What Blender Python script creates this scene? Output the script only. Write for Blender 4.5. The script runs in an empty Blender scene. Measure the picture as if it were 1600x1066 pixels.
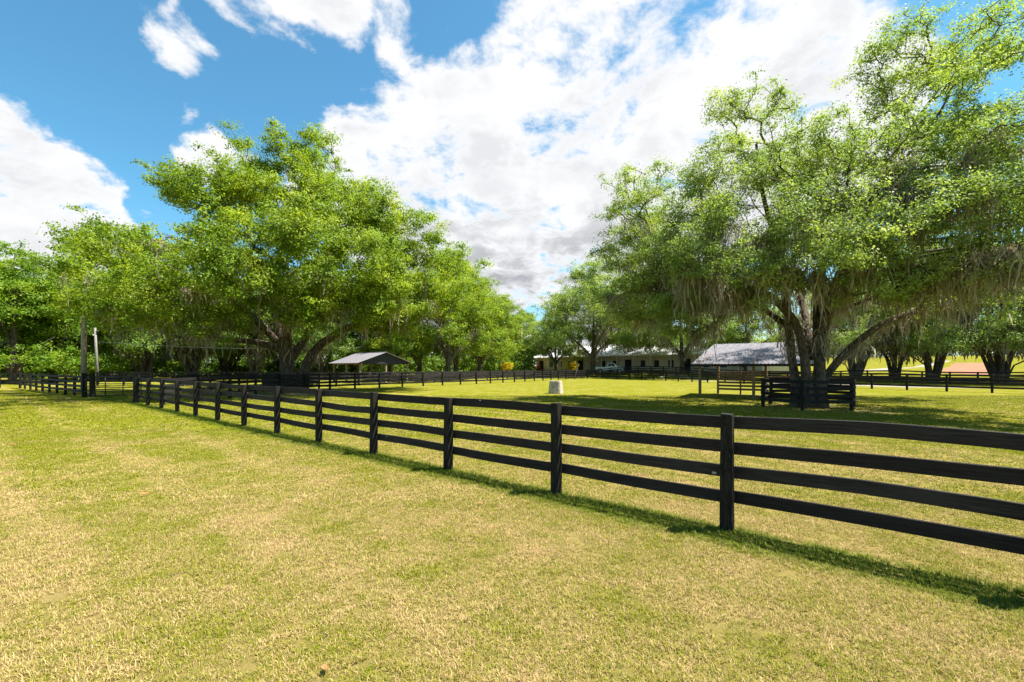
import bpy, bmesh, math, random
import numpy as np
from mathutils import Vector, Matrix, noise as mnoise

R = math.radians
scene = bpy.context.scene
col = scene.collection
F_PX = 700.0            # focal length in photo pixels
EYE = 1.96              # eye height (m)
HOR = 573.0             # horizon row in the photo

# ------------------------------------------------------------------ camera
cam_d = bpy.data.cameras.new("camera")
cam_d.sensor_width = 36.0
cam_d.lens = 36.0 * F_PX / 1600.0
cam_d.shift_y = 0.025
cam_d.clip_start = 0.05
cam_d.clip_end = 8000.0
cam = bpy.data.objects.new("camera", cam_d)
cam.location = (0, 0, EYE)
cam.rotation_euler = (R(90), 0, 0)
col.objects.link(cam)
scene.camera = cam

# ------------------------------------------------------------------ sky, sun, exposure
SUN_EL = R(64.0)
SUN_AZ = math.atan2(0.998, 0.05)          # from +Y towards +X
SKY_STRENGTH = 0.068
CLOUD_GAIN = 1.0

world = bpy.data.worlds.new("World")
scene.world = world
world.use_nodes = True


class NT:
    """small helper for node trees"""
    def __init__(self, tree):
        self.t = tree
        self.n = tree.nodes
        self.l = tree.links

    def new(self, typ, **kw):
        nd = self.n.new(typ)
        for k, v in kw.items():
            if k.startswith("i_"):
                key = k[2:]
                key = int(key) if key.isdigit() else key
                self.put(nd.inputs[key], v)
            else:
                setattr(nd, k, v)
        return nd

    def put(self, sock, v):
        if isinstance(v, bpy.types.NodeSocket):
            self.l.new(v, sock)
        else:
            sock.default_value = v

    def math(self, op, a, b=None, c=None, clamp=False):
        nd = self.n.new("ShaderNodeMath")
        nd.operation = op
        nd.use_clamp = clamp
        self.put(nd.inputs[0], a)
        if b is not None:
            self.put(nd.inputs[1], b)
        if c is not None:
            self.put(nd.inputs[2], c)
        return nd.outputs[0]

    def vmath(self, op, a, b=None, scale=None):
        nd = self.n.new("ShaderNodeVectorMath")
        nd.operation = op
        self.put(nd.inputs[0], a)
        if b is not None:
            self.put(nd.inputs[1], b)
        if scale is not None:
            self.put(nd.inputs["Scale"], scale)
        return nd.outputs["Value"] if op in ("DOT_PRODUCT", "LENGTH") else nd.outputs[0]

    def noise(self, vec, scale, detail=4.0, rough=0.5, dist=0.0):
        nd = self.n.new("ShaderNodeTexNoise")
        self.l.new(vec, nd.inputs["Vector"])
        nd.inputs["Scale"].default_value = scale
        nd.inputs["Detail"].default_value = detail
        nd.inputs["Roughness"].default_value = rough
        nd.inputs["Distortion"].default_value = dist
        return nd.outputs["Fac"]

    def step(self, v, a, b):
        nd = self.n.new("ShaderNodeMapRange")
        nd.interpolation_type = "SMOOTHSTEP"
        self.put(nd.inputs[0], v)
        nd.inputs[1].default_value = a
        nd.inputs[2].default_value = b
        return nd.outputs[0]

    def mix(self, fac, a, b, blend="MIX"):
        nd = self.n.new("ShaderNodeMix")
        nd.data_type = "RGBA"
        nd.blend_type = blend
        self.put(nd.inputs[0], fac)
        self.put(nd.inputs[6], a)
        self.put(nd.inputs[7], b)
        return nd.outputs[2]


def pix_dir(px, py):
    v = Vector(((px - 800.0) / F_PX, 1.0, (HOR - py) / F_PX))
    return v.normalized()


def build_world():
    w = NT(world.node_tree)
    for n in list(w.n):
        w.n.remove(n)
    out = w.new("ShaderNodeOutputWorld")
    bg = w.new("ShaderNodeBackground")
    bg.inputs["Strength"].default_value = SKY_STRENGTH
    sky = w.new("ShaderNodeTexSky")
    sky.sky_type = "NISHITA"
    sky.sun_disc = False
    sky.sun_elevation = SUN_EL
    sky.sun_rotation = SUN_AZ
    sky.altitude = 30
    sky.air_density = 1.0
    sky.dust_density = 0.35
    sky.ozone_density = 2.2
    tc = w.new("ShaderNodeTexCoord")
    d = w.vmath("NORMALIZE", tc.outputs["Generated"])
    sep = w.new("ShaderNodeSeparateXYZ")
    w.l.new(d, sep.inputs[0])
    z = sep.outputs["Z"]
    zz = w.math("MAXIMUM", z, 0.0)
    den = w.math("ADD", zz, 0.30)
    comb = w.new("ShaderNodeCombineXYZ")
    w.l.new(w.math("DIVIDE", sep.outputs["X"], den), comb.inputs[0])
    w.l.new(w.math("DIVIDE", sep.outputs["Y"], den), comb.inputs[1])
    comb.inputs[2].default_value = 3.7
    p = comb.outputs[0]
    big = w.noise(p, 1.7, 3.0, 0.5, 0.2)
    fine = w.noise(p, 6.6, 10.0, 0.62, 0.2)
    # cloud banks that stand in this sky: (direction, inner/outer angular size, weight)
    # warp the directions so that the banks have ragged edges
    wn = w.n.new("ShaderNodeTexNoise")
    w.l.new(d, wn.inputs["Vector"])
    wn.inputs["Scale"].default_value = 3.2
    wn.inputs["Detail"].default_value = 3.0
    off = w.vmath("SUBTRACT", wn.outputs["Color"], (0.5, 0.5, 0.5))
    wn2 = w.n.new("ShaderNodeTexNoise")
    w.l.new(d, wn2.inputs["Vector"])
    wn2.inputs["Scale"].default_value = 11.0
    wn2.inputs["Detail"].default_value = 6.0
    off2 = w.vmath("SUBTRACT", wn2.outputs["Color"], (0.5, 0.5, 0.5))
    off = w.vmath("ADD", w.vmath("SCALE", off, scale=0.09), w.vmath("SCALE", off2, scale=0.10))
    dw = w.vmath("NORMALIZE", w.vmath("ADD", d, off))
    banks = [
        (680, 300, 0, 20, .62), (900, 210, 2, 24, .62), (1100, 120, 2, 20, .50), (820, 420, 3, 21, .60),
        (620, 210, 0, 12, .42), (1250, 180, 2, 16, .40), (1000, 40, 2, 16, .35), (1050, 330, 3, 20, .5),
        (25, 300, 0, 10, .54), (-60, 230, 2, 13, .45), (90, 335, 0, 6, .25),
        (235, 30, 0, 5.5, .38), (285, 58, 0, 4.0, .28), (410, 22, 0, 5.0, .55), (500, 18, 0, 4.5, .40), (560, 15, 0, 7.0, .38), (640, 20, 0, 5, .25),
        (310, 212, 0, 4.5, .47), (350, 240, 0, 4.5, .40), (160, 122, 0, 2.6, .33), (168, 308, 0, 3.0, .40),
        (1200, 15, 0, 8, .22),
        (740, 190, 0, 4.5, -.55), (480, 120, 0, 9, -.30), (740, 60, 0, 9, -.25), (600, 85, 0, 7, -.42), (130, 60, 0, 11, -.3), (120, 200, 0, 8, -.3),
        (390, 150, 0, 9, -.25), (1450, 40, 0, 8, -.2), (840, 490, 0, 3.5, -.55), (1300, 80, 0, 7, -.26), (1395, 50, 0, 5, .30), (1350, 130, 0, 6, .25), (1130, 30, 0, 5, -.22), (930, 90, 0, 4, -.16), (1000, 125, 0, 3, -.22),
    ]
    acc = None
    for (bx, by, a0, a1, wt) in banks:
        c = pix_dir(bx, by)
        dt = w.vmath("DOT_PRODUCT", dw, tuple(c))
        m = w.step(dt, math.cos(R(a1)), math.cos(R(a0)))
        m = w.math("MULTIPLY", m, wt)
        acc = m if acc is None else w.math("ADD", acc, m)
    acc = w.math("MINIMUM", acc, 0.52)
    # fair-weather clouds everywhere else
    behind = w.math("MULTIPLY", w.step(sep.outputs["Y"], 0.25, -0.25), 0.13)
    nz = w.math("ADD", w.math("MULTIPLY", w.math("SUBTRACT", fine, 0.5), 1.55), w.math("MULTIPLY", w.math("SUBTRACT", big, 0.5), 0.6))
    dens = w.math("ADD", w.math("ADD", nz, 0.5), w.math("ADD", acc, behind))
    mask = w.step(dens, 0.67, 0.97)
    mask = w.math("MULTIPLY", mask, w.step(z, -0.02, 0.04))
    # thickness shading of the clouds
    shade_n = w.noise(p, 5.2, 8.0, 0.60, 0.3)
    low = w.step(z, 0.50, 0.12)          # cloud bases show towards the horizon
    thick = w.step(dens, 0.80, 1.10)
    deck = w.step(w.vmath("DOT_PRODUCT", d, tuple(pix_dir(840, 400))), math.cos(R(36)), math.cos(R(12)))
    deck = w.math("ADD", w.math("MULTIPLY", deck, 0.75), 0.25)
    dark = w.math("MULTIPLY", w.math("MULTIPLY", w.math("MULTIPLY", low, deck), thick), w.step(shade_n, 0.34, 0.62))
    dark2 = w.math("MULTIPLY", w.step(shade_n, 0.44, 0.70), w.math("MULTIPLY", thick, 0.32))
    dark = w.math("MAXIMUM", dark, dark2)
    k = 1.0 / SKY_STRENGTH
    bright = tuple(x * k * CLOUD_GAIN for x in (0.285, 0.287, 0.292)) + (1,)
    grey = tuple(x * k * CLOUD_GAIN for x in (0.112, 0.117, 0.130)) + (1,)
    ccol = w.mix(dark, bright, grey)
    tint = w.mix(1.0, sky.outputs[0], (0.46, 0.84, 0.85, 1), blend="MULTIPLY")
    pale = w.mix(1.0, sky.outputs[0], (0.62, 0.74, 0.78, 1), blend="MULTIPLY")
    tint = w.mix(w.step(z, 0.30, 0.02), tint, pale)
    fin = w.mix(mask, tint, ccol)
    w.l.new(fin, bg.inputs["Color"])
    w.l.new(bg.outputs[0], out.inputs[0])


build_world()

sun_d = bpy.data.lights.new("sun", "SUN")
sun_d.energy = 4.3
sun_d.angle = R(0.53)
sun_d.color = (1.0, 0.95, 0.86)
sun = bpy.data.objects.new("sun", sun_d)
sd = Vector((math.cos(SUN_EL) * math.sin(SUN_AZ), math.cos(SUN_EL) * math.cos(SUN_AZ), math.sin(SUN_EL)))
sun.rotation_euler = sd.to_track_quat("Z", "Y").to_euler()
sun.location = (0, 0, 60)
col.objects.link(sun)

scene.view_settings.view_transform = "Standard"
scene.view_settings.look = "None"
scene.view_settings.exposure = 1.85
scene.view_settings.gamma = 1.0
scene.view_settings.use_curve_mapping = False
scene.cycles.max_bounces = 8
scene.cycles.transparent_max_bounces = 8
scene.cycles.use_denoising = True

rng = np.random.default_rng(7)
random.seed(7)


# ------------------------------------------------------------------ helpers
def at(px, z):
    return ((px - 800.0) * z / F_PX, z)


def mesh_arrays(name, verts, faces, smooth=False):
    """verts (N,3), faces (M,k) numpy -> mesh"""
    verts = np.ascontiguousarray(verts, dtype=np.float32)
    faces = np.ascontiguousarray(faces, dtype=np.int32)
    me = bpy.data.meshes.new(name)
    me.vertices.add(len(verts))
    me.vertices.foreach_set("co", verts.ravel())
    m, k = faces.shape
    me.loops.add(m * k)
    me.loops.foreach_set("vertex_index", faces.ravel())
    me.polygons.add(m)
    me.polygons.foreach_set("loop_start", np.arange(0, m * k, k, dtype=np.int32))
    me.polygons.foreach_set("loop_total", np.full(m, k, dtype=np.int32))
    if smooth:
        me.polygons.foreach_set("use_smooth", np.ones(m, dtype=bool))
    me.update(calc_edges=True)
    return me


def obj(name, me, mat=None, parent=None, loc=None, rot=None, scale=None):
    o = bpy.data.objects.new(name, me)
    col.objects.link(o)
    if mat is not None and me is not None and len(me.materials) == 0:
        me.materials.append(mat)
    if parent is not None:
        o.parent = parent
    if loc is not None:
        o.location = loc
    if rot is not None:
        o.rotation_euler = rot
    if scale is not None:
        o.scale = scale
    return o


def tag(o, label=None, cat=None, group=None, kind=None):
    if label:
        o["label"] = label
    if cat:
        o["category"] = cat
    if group:
        o["group"] = group
    if kind:
        o["kind"] = kind
    return o


def thing(name, label, cat, loc=(0, 0, 0), rz=0.0, group=None):
    o = bpy.data.objects.new(name, None)
    col.objects.link(o)
    o.empty_display_size = 0.3
    o.location = loc
    o.rotation_euler = (0, 0, rz)
    return tag(o, label, cat, group)


def copy_thing(src, loc, rz=0.0, scale=1.0, label=None, group=None):
    c = src.copy()
    col.objects.link(c)
    c.location = loc
    c.rotation_euler = (0, 0, rz)
    c.scale = (scale,) * 3 if not isinstance(scale, tuple) else scale
    tag(c, label, None, group)
    for ch in src.children:
        k = ch.copy()
        col.objects.link(k)
        k.parent = c
        for g in ch.children:
            q = g.copy()
            col.objects.link(q)
            q.parent = k
    return c


class MB:
    """mesh builder on plain lists"""
    def __init__(self):
        self.v = []
        self.f = []

    def box(self, x0, x1, y0, y1, z0, z1):
        b = len(self.v)
        self.v += [(x0, y0, z0), (x1, y0, z0), (x1, y1, z0), (x0, y1, z0),
                   (x0, y0, z1), (x1, y0, z1), (x1, y1, z1), (x0, y1, z1)]
        self.f += [tuple(b + i for i in q) for q in
                   ((0, 3, 2, 1), (4, 5, 6, 7), (0, 1, 5, 4), (1, 2, 6, 5), (2, 3, 7, 6), (3, 0, 4, 7))]
        return self

    def prism(self, poly, y0, y1):
        """poly in xz, extruded along y"""
        b = len(self.v)
        n = len(poly)
        self.v += [(x, y0, z) for x, z in poly] + [(x, y1, z) for x, z in poly]
        self.f.append(tuple(b + i for i in range(n)))
        self.f.append(tuple(b + n + i for i in reversed(range(n))))
        for i in range(n):
            j = (i + 1) % n
            self.f.append((b + j, b + i, b + n + i, b + n + j))
        return self

    def hull8(self, pts):
        """8 points ordered like a box"""
        b = len(self.v)
        self.v += [tuple(p) for p in pts]
        self.f += [tuple(b + i for i in q) for q in
                   ((0, 3, 2, 1), (4, 5, 6, 7), (0, 1, 5, 4), (1, 2, 6, 5), (2, 3, 7, 6), (3, 0, 4, 7))]
        return self

    def tube(self, pts, radii, n=8, cap=True):
        pts = [Vector(p) for p in pts]
        if not isinstance(radii, (list, tuple)):
            radii = [radii] * len(pts)
        b = len(self.v)
        up = Vector((0.13, 0.27, 1)).normalized()
        for i, p in enumerate(pts):
            t = (pts[min(i + 1, len(pts) - 1)] - pts[max(i - 1, 0)]).normalized()
            a = t.cross(up)
            if a.length < 0.2:
                a = t.cross(Vector((1, 0.1, 0)))
            a.normalize()
            c = t.cross(a)
            for j in range(n):
                q = 2 * math.pi * j / n
                self.v.append(tuple(p + (a * math.cos(q) + c * math.sin(q)) * radii[i]))
        for i in range(len(pts) - 1):
            for j in range(n):
                k = (j + 1) % n
                self.f.append((b + i * n + j, b + i * n + k, b + (i + 1) * n + k, b + (i + 1) * n + j))
        if cap:
            self.f.append(tuple(b + j for j in reversed(range(n))))
            e = b + (len(pts) - 1) * n
            self.f.append(tuple(e + j for j in range(n)))
        return self

    def mesh(self, name, bevel=0.0, smooth=False, seg=1):
        me = bpy.data.meshes.new(name)
        me.from_pydata(self.v, [], self.f)
        bm = bmesh.new()
        bm.from_mesh(me)
        bmesh.ops.recalc_face_normals(bm, faces=bm.faces)
        if bevel > 0:
            bmesh.ops.bevel(bm, geom=list(bm.edges), offset=bevel, segments=seg, affect="EDGES", profile=0.5)
        bm.to_mesh(me)
        bm.free()
        if smooth:
            for p in me.polygons:
                p.use_smooth = True
        me.update()
        return me

    def build(self, name, mat, parent=None, bevel=0.0, smooth=False, **kw):
        return obj(name, self.mesh(name, bevel, smooth), mat, parent, **kw)


# ------------------------------------------------------------------ materials
def material(name):
    m = bpy.data.materials.new(name)
    m.use_nodes = True
    t = NT(m.node_tree)
    b = m.node_tree.nodes["Principled BSDF"]
    return m, t, b


def simple(name, rgb, rough=0.7, var=0.15, scale=6.0, metallic=0.0, spec=0.4, bump=0.0):
    m, t, b = material(name)
    tc = t.new("ShaderNodeTexCoord")
    n = t.noise(tc.outputs["Object"], scale, 6.0, 0.6)
    lo = tuple(c * (1 - var) for c in rgb) + (1,)
    hi = tuple(min(1, c * (1 + var)) for c in rgb) + (1,)
    t.l.new(t.mix(t.step(n, 0.3, 0.7), lo, hi), b.inputs["Base Color"])
    b.inputs["Roughness"].default_value = rough
    b.inputs["Metallic"].default_value = metallic
    b.inputs["Specular IOR Level"].default_value = spec
    if bump:
        bp = t.new("ShaderNodeBump")
        bp.inputs["Strength"].default_value = bump
        bp.inputs["Distance"].default_value = 0.02
        t.l.new(n, bp.inputs["Height"])
        t.l.new(bp.outputs[0], b.inputs["Normal"])
    return m


def lawn_colour(t, pos):
    """shared colour field of the lawn, in world metres"""
    patch = t.noise(pos, 0.55, 5.0, 0.62, 0.4)
    fine = t.noise(pos, 5.0, 5.0, 0.65)
    big = t.noise(pos, 0.09, 3.0, 0.5)
    sep = t.new("ShaderNodeSeparateXYZ")
    t.l.new(pos, sep.inputs[0])
    # mower tracks run roughly along the fence
    trk = t.math("ADD", t.math("MULTIPLY", sep.outputs[0], 0.634), t.math("MULTIPLY", sep.outputs[1], 0.773))
    wob = t.math("MULTIPLY", t.math("SUBTRACT", t.noise(pos, 0.25, 2.0), 0.5), 1.2)
    trk = t.math("SINE", t.math("MULTIPLY", t.math("ADD", trk, wob), 3.6))
    trk = t.math("MULTIPLY", t.math("MULTIPLY", t.step(trk, 0.1, 1.0), t.step(big, 0.30, 0.55)), 0.24)
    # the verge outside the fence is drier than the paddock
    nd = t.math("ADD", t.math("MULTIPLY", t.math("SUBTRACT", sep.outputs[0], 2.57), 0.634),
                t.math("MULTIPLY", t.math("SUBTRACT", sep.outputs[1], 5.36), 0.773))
    dist = t.vmath("LENGTH", pos)
    dry0 = t.step(dist, 22.0, 3.0)
    dryb = t.math("ADD", t.math("MULTIPLY", dry0, 0.43), trk)
    dryb = t.math("ADD", dryb, t.math("MULTIPLY", t.math("SUBTRACT", patch, 0.5), 1.25))
    dryb = t.math("ADD", dryb, t.math("MULTIPLY", t.math("SUBTRACT", fine, 0.5), 0.9))
    mids = t.noise(pos, 1.7, 4.0, 0.6, 0.3)
    dryb = t.math("ADD", dryb, t.math("MULTIPLY", t.math("SUBTRACT", mids, 0.5), 1.15))
    dry = t.math("ADD", dryb, 0.06, clamp=True)
    return dry, fine, patch, nd, dist


GRASS_G = (0.096, 0.121, 0.0050, 1)
GRASS_Y = (0.172, 0.162, 0.0066, 1)
GRASS_D = (0.450, 0.300, 0.135, 1)


def mat_ground():
    m, t, b = material("lawn_soil")
    geo = t.new("ShaderNodeNewGeometry")
    pos = geo.outputs["Position"]
    dry, fine, patch, nd, dist = lawn_colour(t, pos)
    g = t.mix(t.step(fine, 0.3, 0.7), GRASS_G, GRASS_Y)
    c = t.mix(t.math("MULTIPLY", dry, 0.72), g, GRASS_D)
    speck = t.noise(pos, 42.0, 3.0, 0.7)
    c = t.mix(t.math("MULTIPLY", t.step(speck, 0.60, 0.38), 0.5), c, (0.085, 0.085, 0.018, 1))
    # thatch and soil show between the blades where they are modelled one by one
    c = t.mix(t.math("MULTIPLY", t.step(dist, 16.0, 5.0), 0.60), c, (0.115, 0.088, 0.034, 1))
    # bare, leaf-strewn soil under the two big oaks and in the run-in shed
    soil = None
    for (sx, sy, r) in ((-18.0, 34.5, 7.0), (14.3, 21.2, 4.0), (16.2, 29.0, 3.6), (-14.0, 31.5, 3.2), (-19.5, 57.0, 5.0)):
        dd = t.vmath("LENGTH", t.vmath("SUBTRACT", pos, (sx, sy, 0.0)))
        s = t.step(t.math("ADD", dd, t.math("MULTIPLY", t.math("SUBTRACT", patch, 0.5), 7.0)), r, r * 0.35)
        soil = s if soil is None else t.math("MAXIMUM", soil, s)
    soilc = t.mix(fine, (0.15, 0.11, 0.065, 1), (0.26, 0.20, 0.13, 1))
    c = t.mix(t.math("MULTIPLY", soil, 0.8), c, soilc)
    t.l.new(c, b.inputs["Base Color"])
    b.inputs["Roughness"].default_value = 1.0
    b.inputs["Specular IOR Level"].default_value = 0.0
    bp = t.new("ShaderNodeBump")
    bp.inputs["Strength"].default_value = 0.7
    bp.inputs["Distance"].default_value = 0.03
    t.l.new(t.math("ADD", t.noise(pos, 30.0, 4.0, 0.7), t.math("MULTIPLY", fine, 0.6)), bp.inputs["Height"])
    t.l.new(bp.outputs[0], b.inputs["Normal"])
    return m


def mat_grass():
    m, t, b = material("grass_blade")
    geo = t.new("ShaderNodeNewGeometry")
    pos = geo.outputs["Position"]
    rnd = geo.outputs["Random Per Island"]
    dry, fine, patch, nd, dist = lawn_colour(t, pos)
    dryp = t.step(t.math("ADD", dry, t.math("SUBTRACT", rnd, 0.5)), 0.30, 0.75)
    rnd2 = t.math("FRACT", t.math("MULTIPLY", rnd, 17.3))
    g = t.mix(rnd2, (0.155, 0.190, 0.0090, 1), (0.305, 0.285, 0.017, 1))
    d = t.mix(rnd2, GRASS_D, (0.60, 0.455, 0.225, 1))
    # unmown strip by the rails: fresh green, darkened to carry the fence's shade
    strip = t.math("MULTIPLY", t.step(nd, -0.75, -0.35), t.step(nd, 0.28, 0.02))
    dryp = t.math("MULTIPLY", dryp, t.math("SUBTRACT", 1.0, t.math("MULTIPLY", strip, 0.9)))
    tuft = t.noise(pos, 17.0, 3.0, 0.6)
    g = t.mix(t.math("MULTIPLY", t.step(tuft, 0.50, 0.72), 0.75), g, (0.092, 0.140, 0.008, 1))
    d = t.mix(t.math("MULTIPLY", t.step(tuft, 0.52, 0.30), 0.6), d, (0.20, 0.13, 0.055, 1))
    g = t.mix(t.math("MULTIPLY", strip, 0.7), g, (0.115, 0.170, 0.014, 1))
    c = t.mix(dryp, g, d)
    t.l.new(c, b.inputs["Base Color"])
    b.inputs["Roughness"].default_value = 0.6
    b.inputs["Specular IOR Level"].default_value = 0.10
    tr = t.new("ShaderNodeBsdfTranslucent")
    t.l.new(c, tr.inputs["Color"])
    mx = t.new("ShaderNodeMixShader")
    mx.inputs[0].default_value = 0.30
    t.l.new(b.outputs[0], mx.inputs[1])
    t.l.new(tr.outputs[0], mx.inputs[2])
    t.l.new(mx.outputs[0], t.n["Material Output"].inputs["Surface"])
    return m


def mat_leaf(name, dark, light, yellow, trans=0.46, gloss=0.55):
    m, t, b = material(name)
    geo = t.new("ShaderNodeNewGeometry")
    rnd = geo.outputs["Random Per Island"]
    n = t.noise(geo.outputs["Position"], 0.42, 3.0, 0.6)
    nb = t.noise(geo.outputs["Position"], 1.6, 2.0, 0.5)
    k = t.math("ADD", t.math("MULTIPLY", rnd, 0.45), t.math("MULTIPLY", t.step(nb, 0.30, 0.70), 0.55))
    c = t.mix(k, dark + (1,), light + (1,))
    c = t.mix(t.math("MULTIPLY", t.step(n, 0.46, 0.68), 0.65), c, yellow + (1,))
    t.l.new(c, b.inputs["Base Color"])
    b.inputs["Roughness"].default_value = gloss
    b.inputs["Specular IOR Level"].default_value = 0.22
    tr = t.new("ShaderNodeBsdfTranslucent")
    t.l.new(t.mix(1.0, c, (1.25, 1.25, 0.55, 1), blend="MULTIPLY"), tr.inputs["Color"])
    mx = t.new("ShaderNodeMixShader")
    mx.inputs[0].default_value = trans
    t.l.new(b.outputs[0], mx.inputs[1])
    t.l.new(tr.outputs[0], mx.inputs[2])
    t.l.new(mx.outputs[0], t.n["Material Output"].inputs["Surface"])
    return m


def mat_bark():
    m, t, b = material("oak_bark")
    geo = t.new("ShaderNodeNewGeometry")
    mp = t.new("ShaderNodeMapping")
    mp.inputs["Scale"].default_value = (1, 1, 0.28)
    t.l.new(geo.outputs["Position"], mp.inputs["Vector"])
    n = t.noise(mp.outputs[0], 9.0, 8.0, 0.68, 0.6)
    pt = t.noise(geo.outputs["Position"], 1.1, 4.0, 0.6)
    c = t.mix(t.step(n, 0.32, 0.68), (0.028, 0.021, 0.016, 1), (0.150, 0.115, 0.085, 1))
    c = t.mix(t.math("MULTIPLY", t.step(pt, 0.52, 0.70), 0.6), c, (0.165, 0.15, 0.12, 1))
    t.l.new(c, b.inputs["Base Color"])
    b.inputs["Roughness"].default_value = 0.92
    b.inputs["Specular IOR Level"].default_value = 0.15
    bp = t.new("ShaderNodeBump")
    bp.inputs["Strength"].default_value = 0.9
    bp.inputs["Distance"].default_value = 0.06
    t.l.new(n, bp.inputs["Height"])
    t.l.new(bp.outputs[0], b.inputs["Normal"])
    return m


def mat_moss():
    m, t, b = material("spanish_moss")
    geo = t.new("ShaderNodeNewGeometry")
    c = t.mix(geo.outputs["Random Per Island"], (0.21, 0.18, 0.125, 1), (0.48, 0.43, 0.32, 1))
    t.l.new(c, b.inputs["Base Color"])
    b.inputs["Roughness"].default_value = 0.95
    b.inputs["Specular IOR Level"].default_value = 0.1
    tr = t.new("ShaderNodeBsdfTranslucent")
    t.l.new(c, tr.inputs["Color"])
    mx = t.new("ShaderNodeMixShader")
    mx.inputs[0].default_value = 0.4
    t.l.new(b.outputs[0], mx.inputs[1])
    t.l.new(tr.outputs[0], mx.inputs[2])
    t.l.new(mx.outputs[0], t.n["Material Output"].inputs["Surface"])
    return m


def mat_board():
    """black stained fence board: grain along x, a few pale streaks and droppings"""
    m, t, b = material("black_fence_board")
    tc = t.new("ShaderNodeTexCoord")
    oi = t.new("ShaderNodeObjectInfo")
    off = t.vmath("SCALE", (13.1, 7.7, 3.3), scale=oi.outputs["Random"])
    base = t.vmath("ADD", tc.outputs["Object"], off)
    mp = t.new("ShaderNodeMapping")
    mp.inputs["Scale"].default_value = (2.5, 10.0, 26.0)
    t.l.new(base, mp.inputs["Vector"])
    n = t.noise(mp.outputs[0], 2.2, 8.0, 0.7, 1.4)
    big = t.noise(base, 2.3, 3.0)
    c = t.mix(t.step(n, 0.30, 0.72), (0.0070, 0.0060, 0.0055, 1), (0.034, 0.029, 0.026, 1))
    c = t.mix(t.math("MULTIPLY", t.step(big, 0.5, 0.75), 0.5), c, (0.032, 0.028, 0.027, 1))
    tone = t.math("ADD", 0.75, t.math("MULTIPLY", oi.outputs["Random"], 0.6))
    tv = t.new("ShaderNodeCombineXYZ", i_0=tone, i_1=tone, i_2=tone)
    c = t.mix(1.0, c, tv.outputs[0], blend="MULTIPLY")
    mp2 = t.new("ShaderNodeMapping")
    mp2.inputs["Scale"].default_value = (9.0, 1.0, 7.0)
    t.l.new(base, mp2.inputs["Vector"])
    vo = t.new("ShaderNodeTexVoronoi")
    vo.inputs["Scale"].default_value = 1.0
    t.l.new(mp2.outputs[0], vo.inputs["Vector"])
    sc = t.new("ShaderNodeSeparateColor")
    t.l.new(vo.outputs["Color"], sc.inputs[0])
    drop = t.math("MULTIPLY", t.step(vo.outputs["Distance"], 0.13, 0.07), t.math("GREATER_THAN", sc.outputs[0], 0.925))
    c = t.mix(t.math("MULTIPLY", drop, 0.75), c, (0.5, 0.5, 0.47, 1))
    t.l.new(c, b.inputs["Base Color"])
    b.inputs["Roughness"].default_value = 0.7
    b.inputs["Specular IOR Level"].default_value = 0.16
    bp = t.new("ShaderNodeBump")
    bp.inputs["Strength"].default_value = 0.5
    bp.inputs["Distance"].default_value = 0.006
    t.l.new(n, bp.inputs["Height"])
    t.l.new(bp.outputs[0], b.inputs["Normal"])
    return m


def mat_post():
    m, t, b = material("black_fence_post")
    tc = t.new("ShaderNodeTexCoord")
    oi = t.new("ShaderNodeObjectInfo")
    off = t.vmath("SCALE", (3.1, 7.7, 13.3), scale=oi.outputs["Random"])
    base = t.vmath("ADD", tc.outputs["Object"], off)
    mp = t.new("ShaderNodeMapping")
    mp.inputs["Scale"].default_value = (18.0, 18.0, 2.4)
    t.l.new(base, mp.inputs["Vector"])
    n = t.noise(mp.outputs[0], 2.0, 8.0, 0.7, 1.2)
    c = t.mix(t.step(n, 0.35, 0.75), (0.006, 0.0055, 0.005, 1), (0.040, 0.036, 0.028, 1))
    t.l.new(c, b.inputs["Base Color"])
    b.inputs["Roughness"].default_value = 0.75
    b.inputs["Specular IOR Level"].default_value = 0.12
    bp = t.new("ShaderNodeBump")
    bp.inputs["Strength"].default_value = 0.8
    bp.inputs["Distance"].default_value = 0.012
    t.l.new(n, bp.inputs["Height"])
    t.l.new(bp.outputs[0], b.inputs["Normal"])
    return m


def mat_metal_roof(name, a, bcol, rough=0.6):
    m, t, b = material(name)
    b.inputs["Specular IOR Level"].default_value = 0.25
    tc = t.new("ShaderNodeTexCoord")
    mp = t.new("ShaderNodeMapping")
    mp.inputs["Scale"].default_value = (3.0, 0.7, 3.0)
    t.l.new(tc.outputs["Object"], mp.inputs["Vector"])
    n = t.noise(mp.outputs[0], 2.0, 7.0, 0.65, 0.3)
    t.l.new(t.mix(t.step(n, 0.3, 0.72), a + (1,), bcol + (1,)), b.inputs["Base Color"])
    b.inputs["Roughness"].default_value = rough
    return m


M_GROUND = mat_ground()
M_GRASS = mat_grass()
M_OAK_L = mat_leaf("oak_leaf_fresh", (0.092, 0.162, 0.013), (0.221, 0.319, 0.022), (0.400, 0.454, 0.024))
M_OAK_R = mat_leaf("oak_leaf_olive", (0.127, 0.199, 0.044), (0.297, 0.393, 0.103), (0.448, 0.514, 0.133))
M_BRIGHT = mat_leaf("broad_leaf_bright", (0.065, 0.146, 0.010), (0.167, 0.270, 0.015), (0.281, 0.362, 0.019))
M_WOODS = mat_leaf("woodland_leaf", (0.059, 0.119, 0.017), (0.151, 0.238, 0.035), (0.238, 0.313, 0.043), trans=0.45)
M_FAR = mat_leaf("distant_leaf", (0.055, 0.085, 0.050), (0.105, 0.140, 0.080), (0.130, 0.160, 0.080), trans=0.25)  # distance haze is mixed into the leaf colour as extra blue
M_YELLOW = mat_leaf("yellow_blossom", (0.40, 0.30, 0.01), (0.62, 0.50, 0.02), (0.70, 0.52, 0.02))
M_BARK = mat_bark()
M_MOSS = mat_moss()
M_BOARD = mat_board()
M_POST = mat_post()
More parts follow.
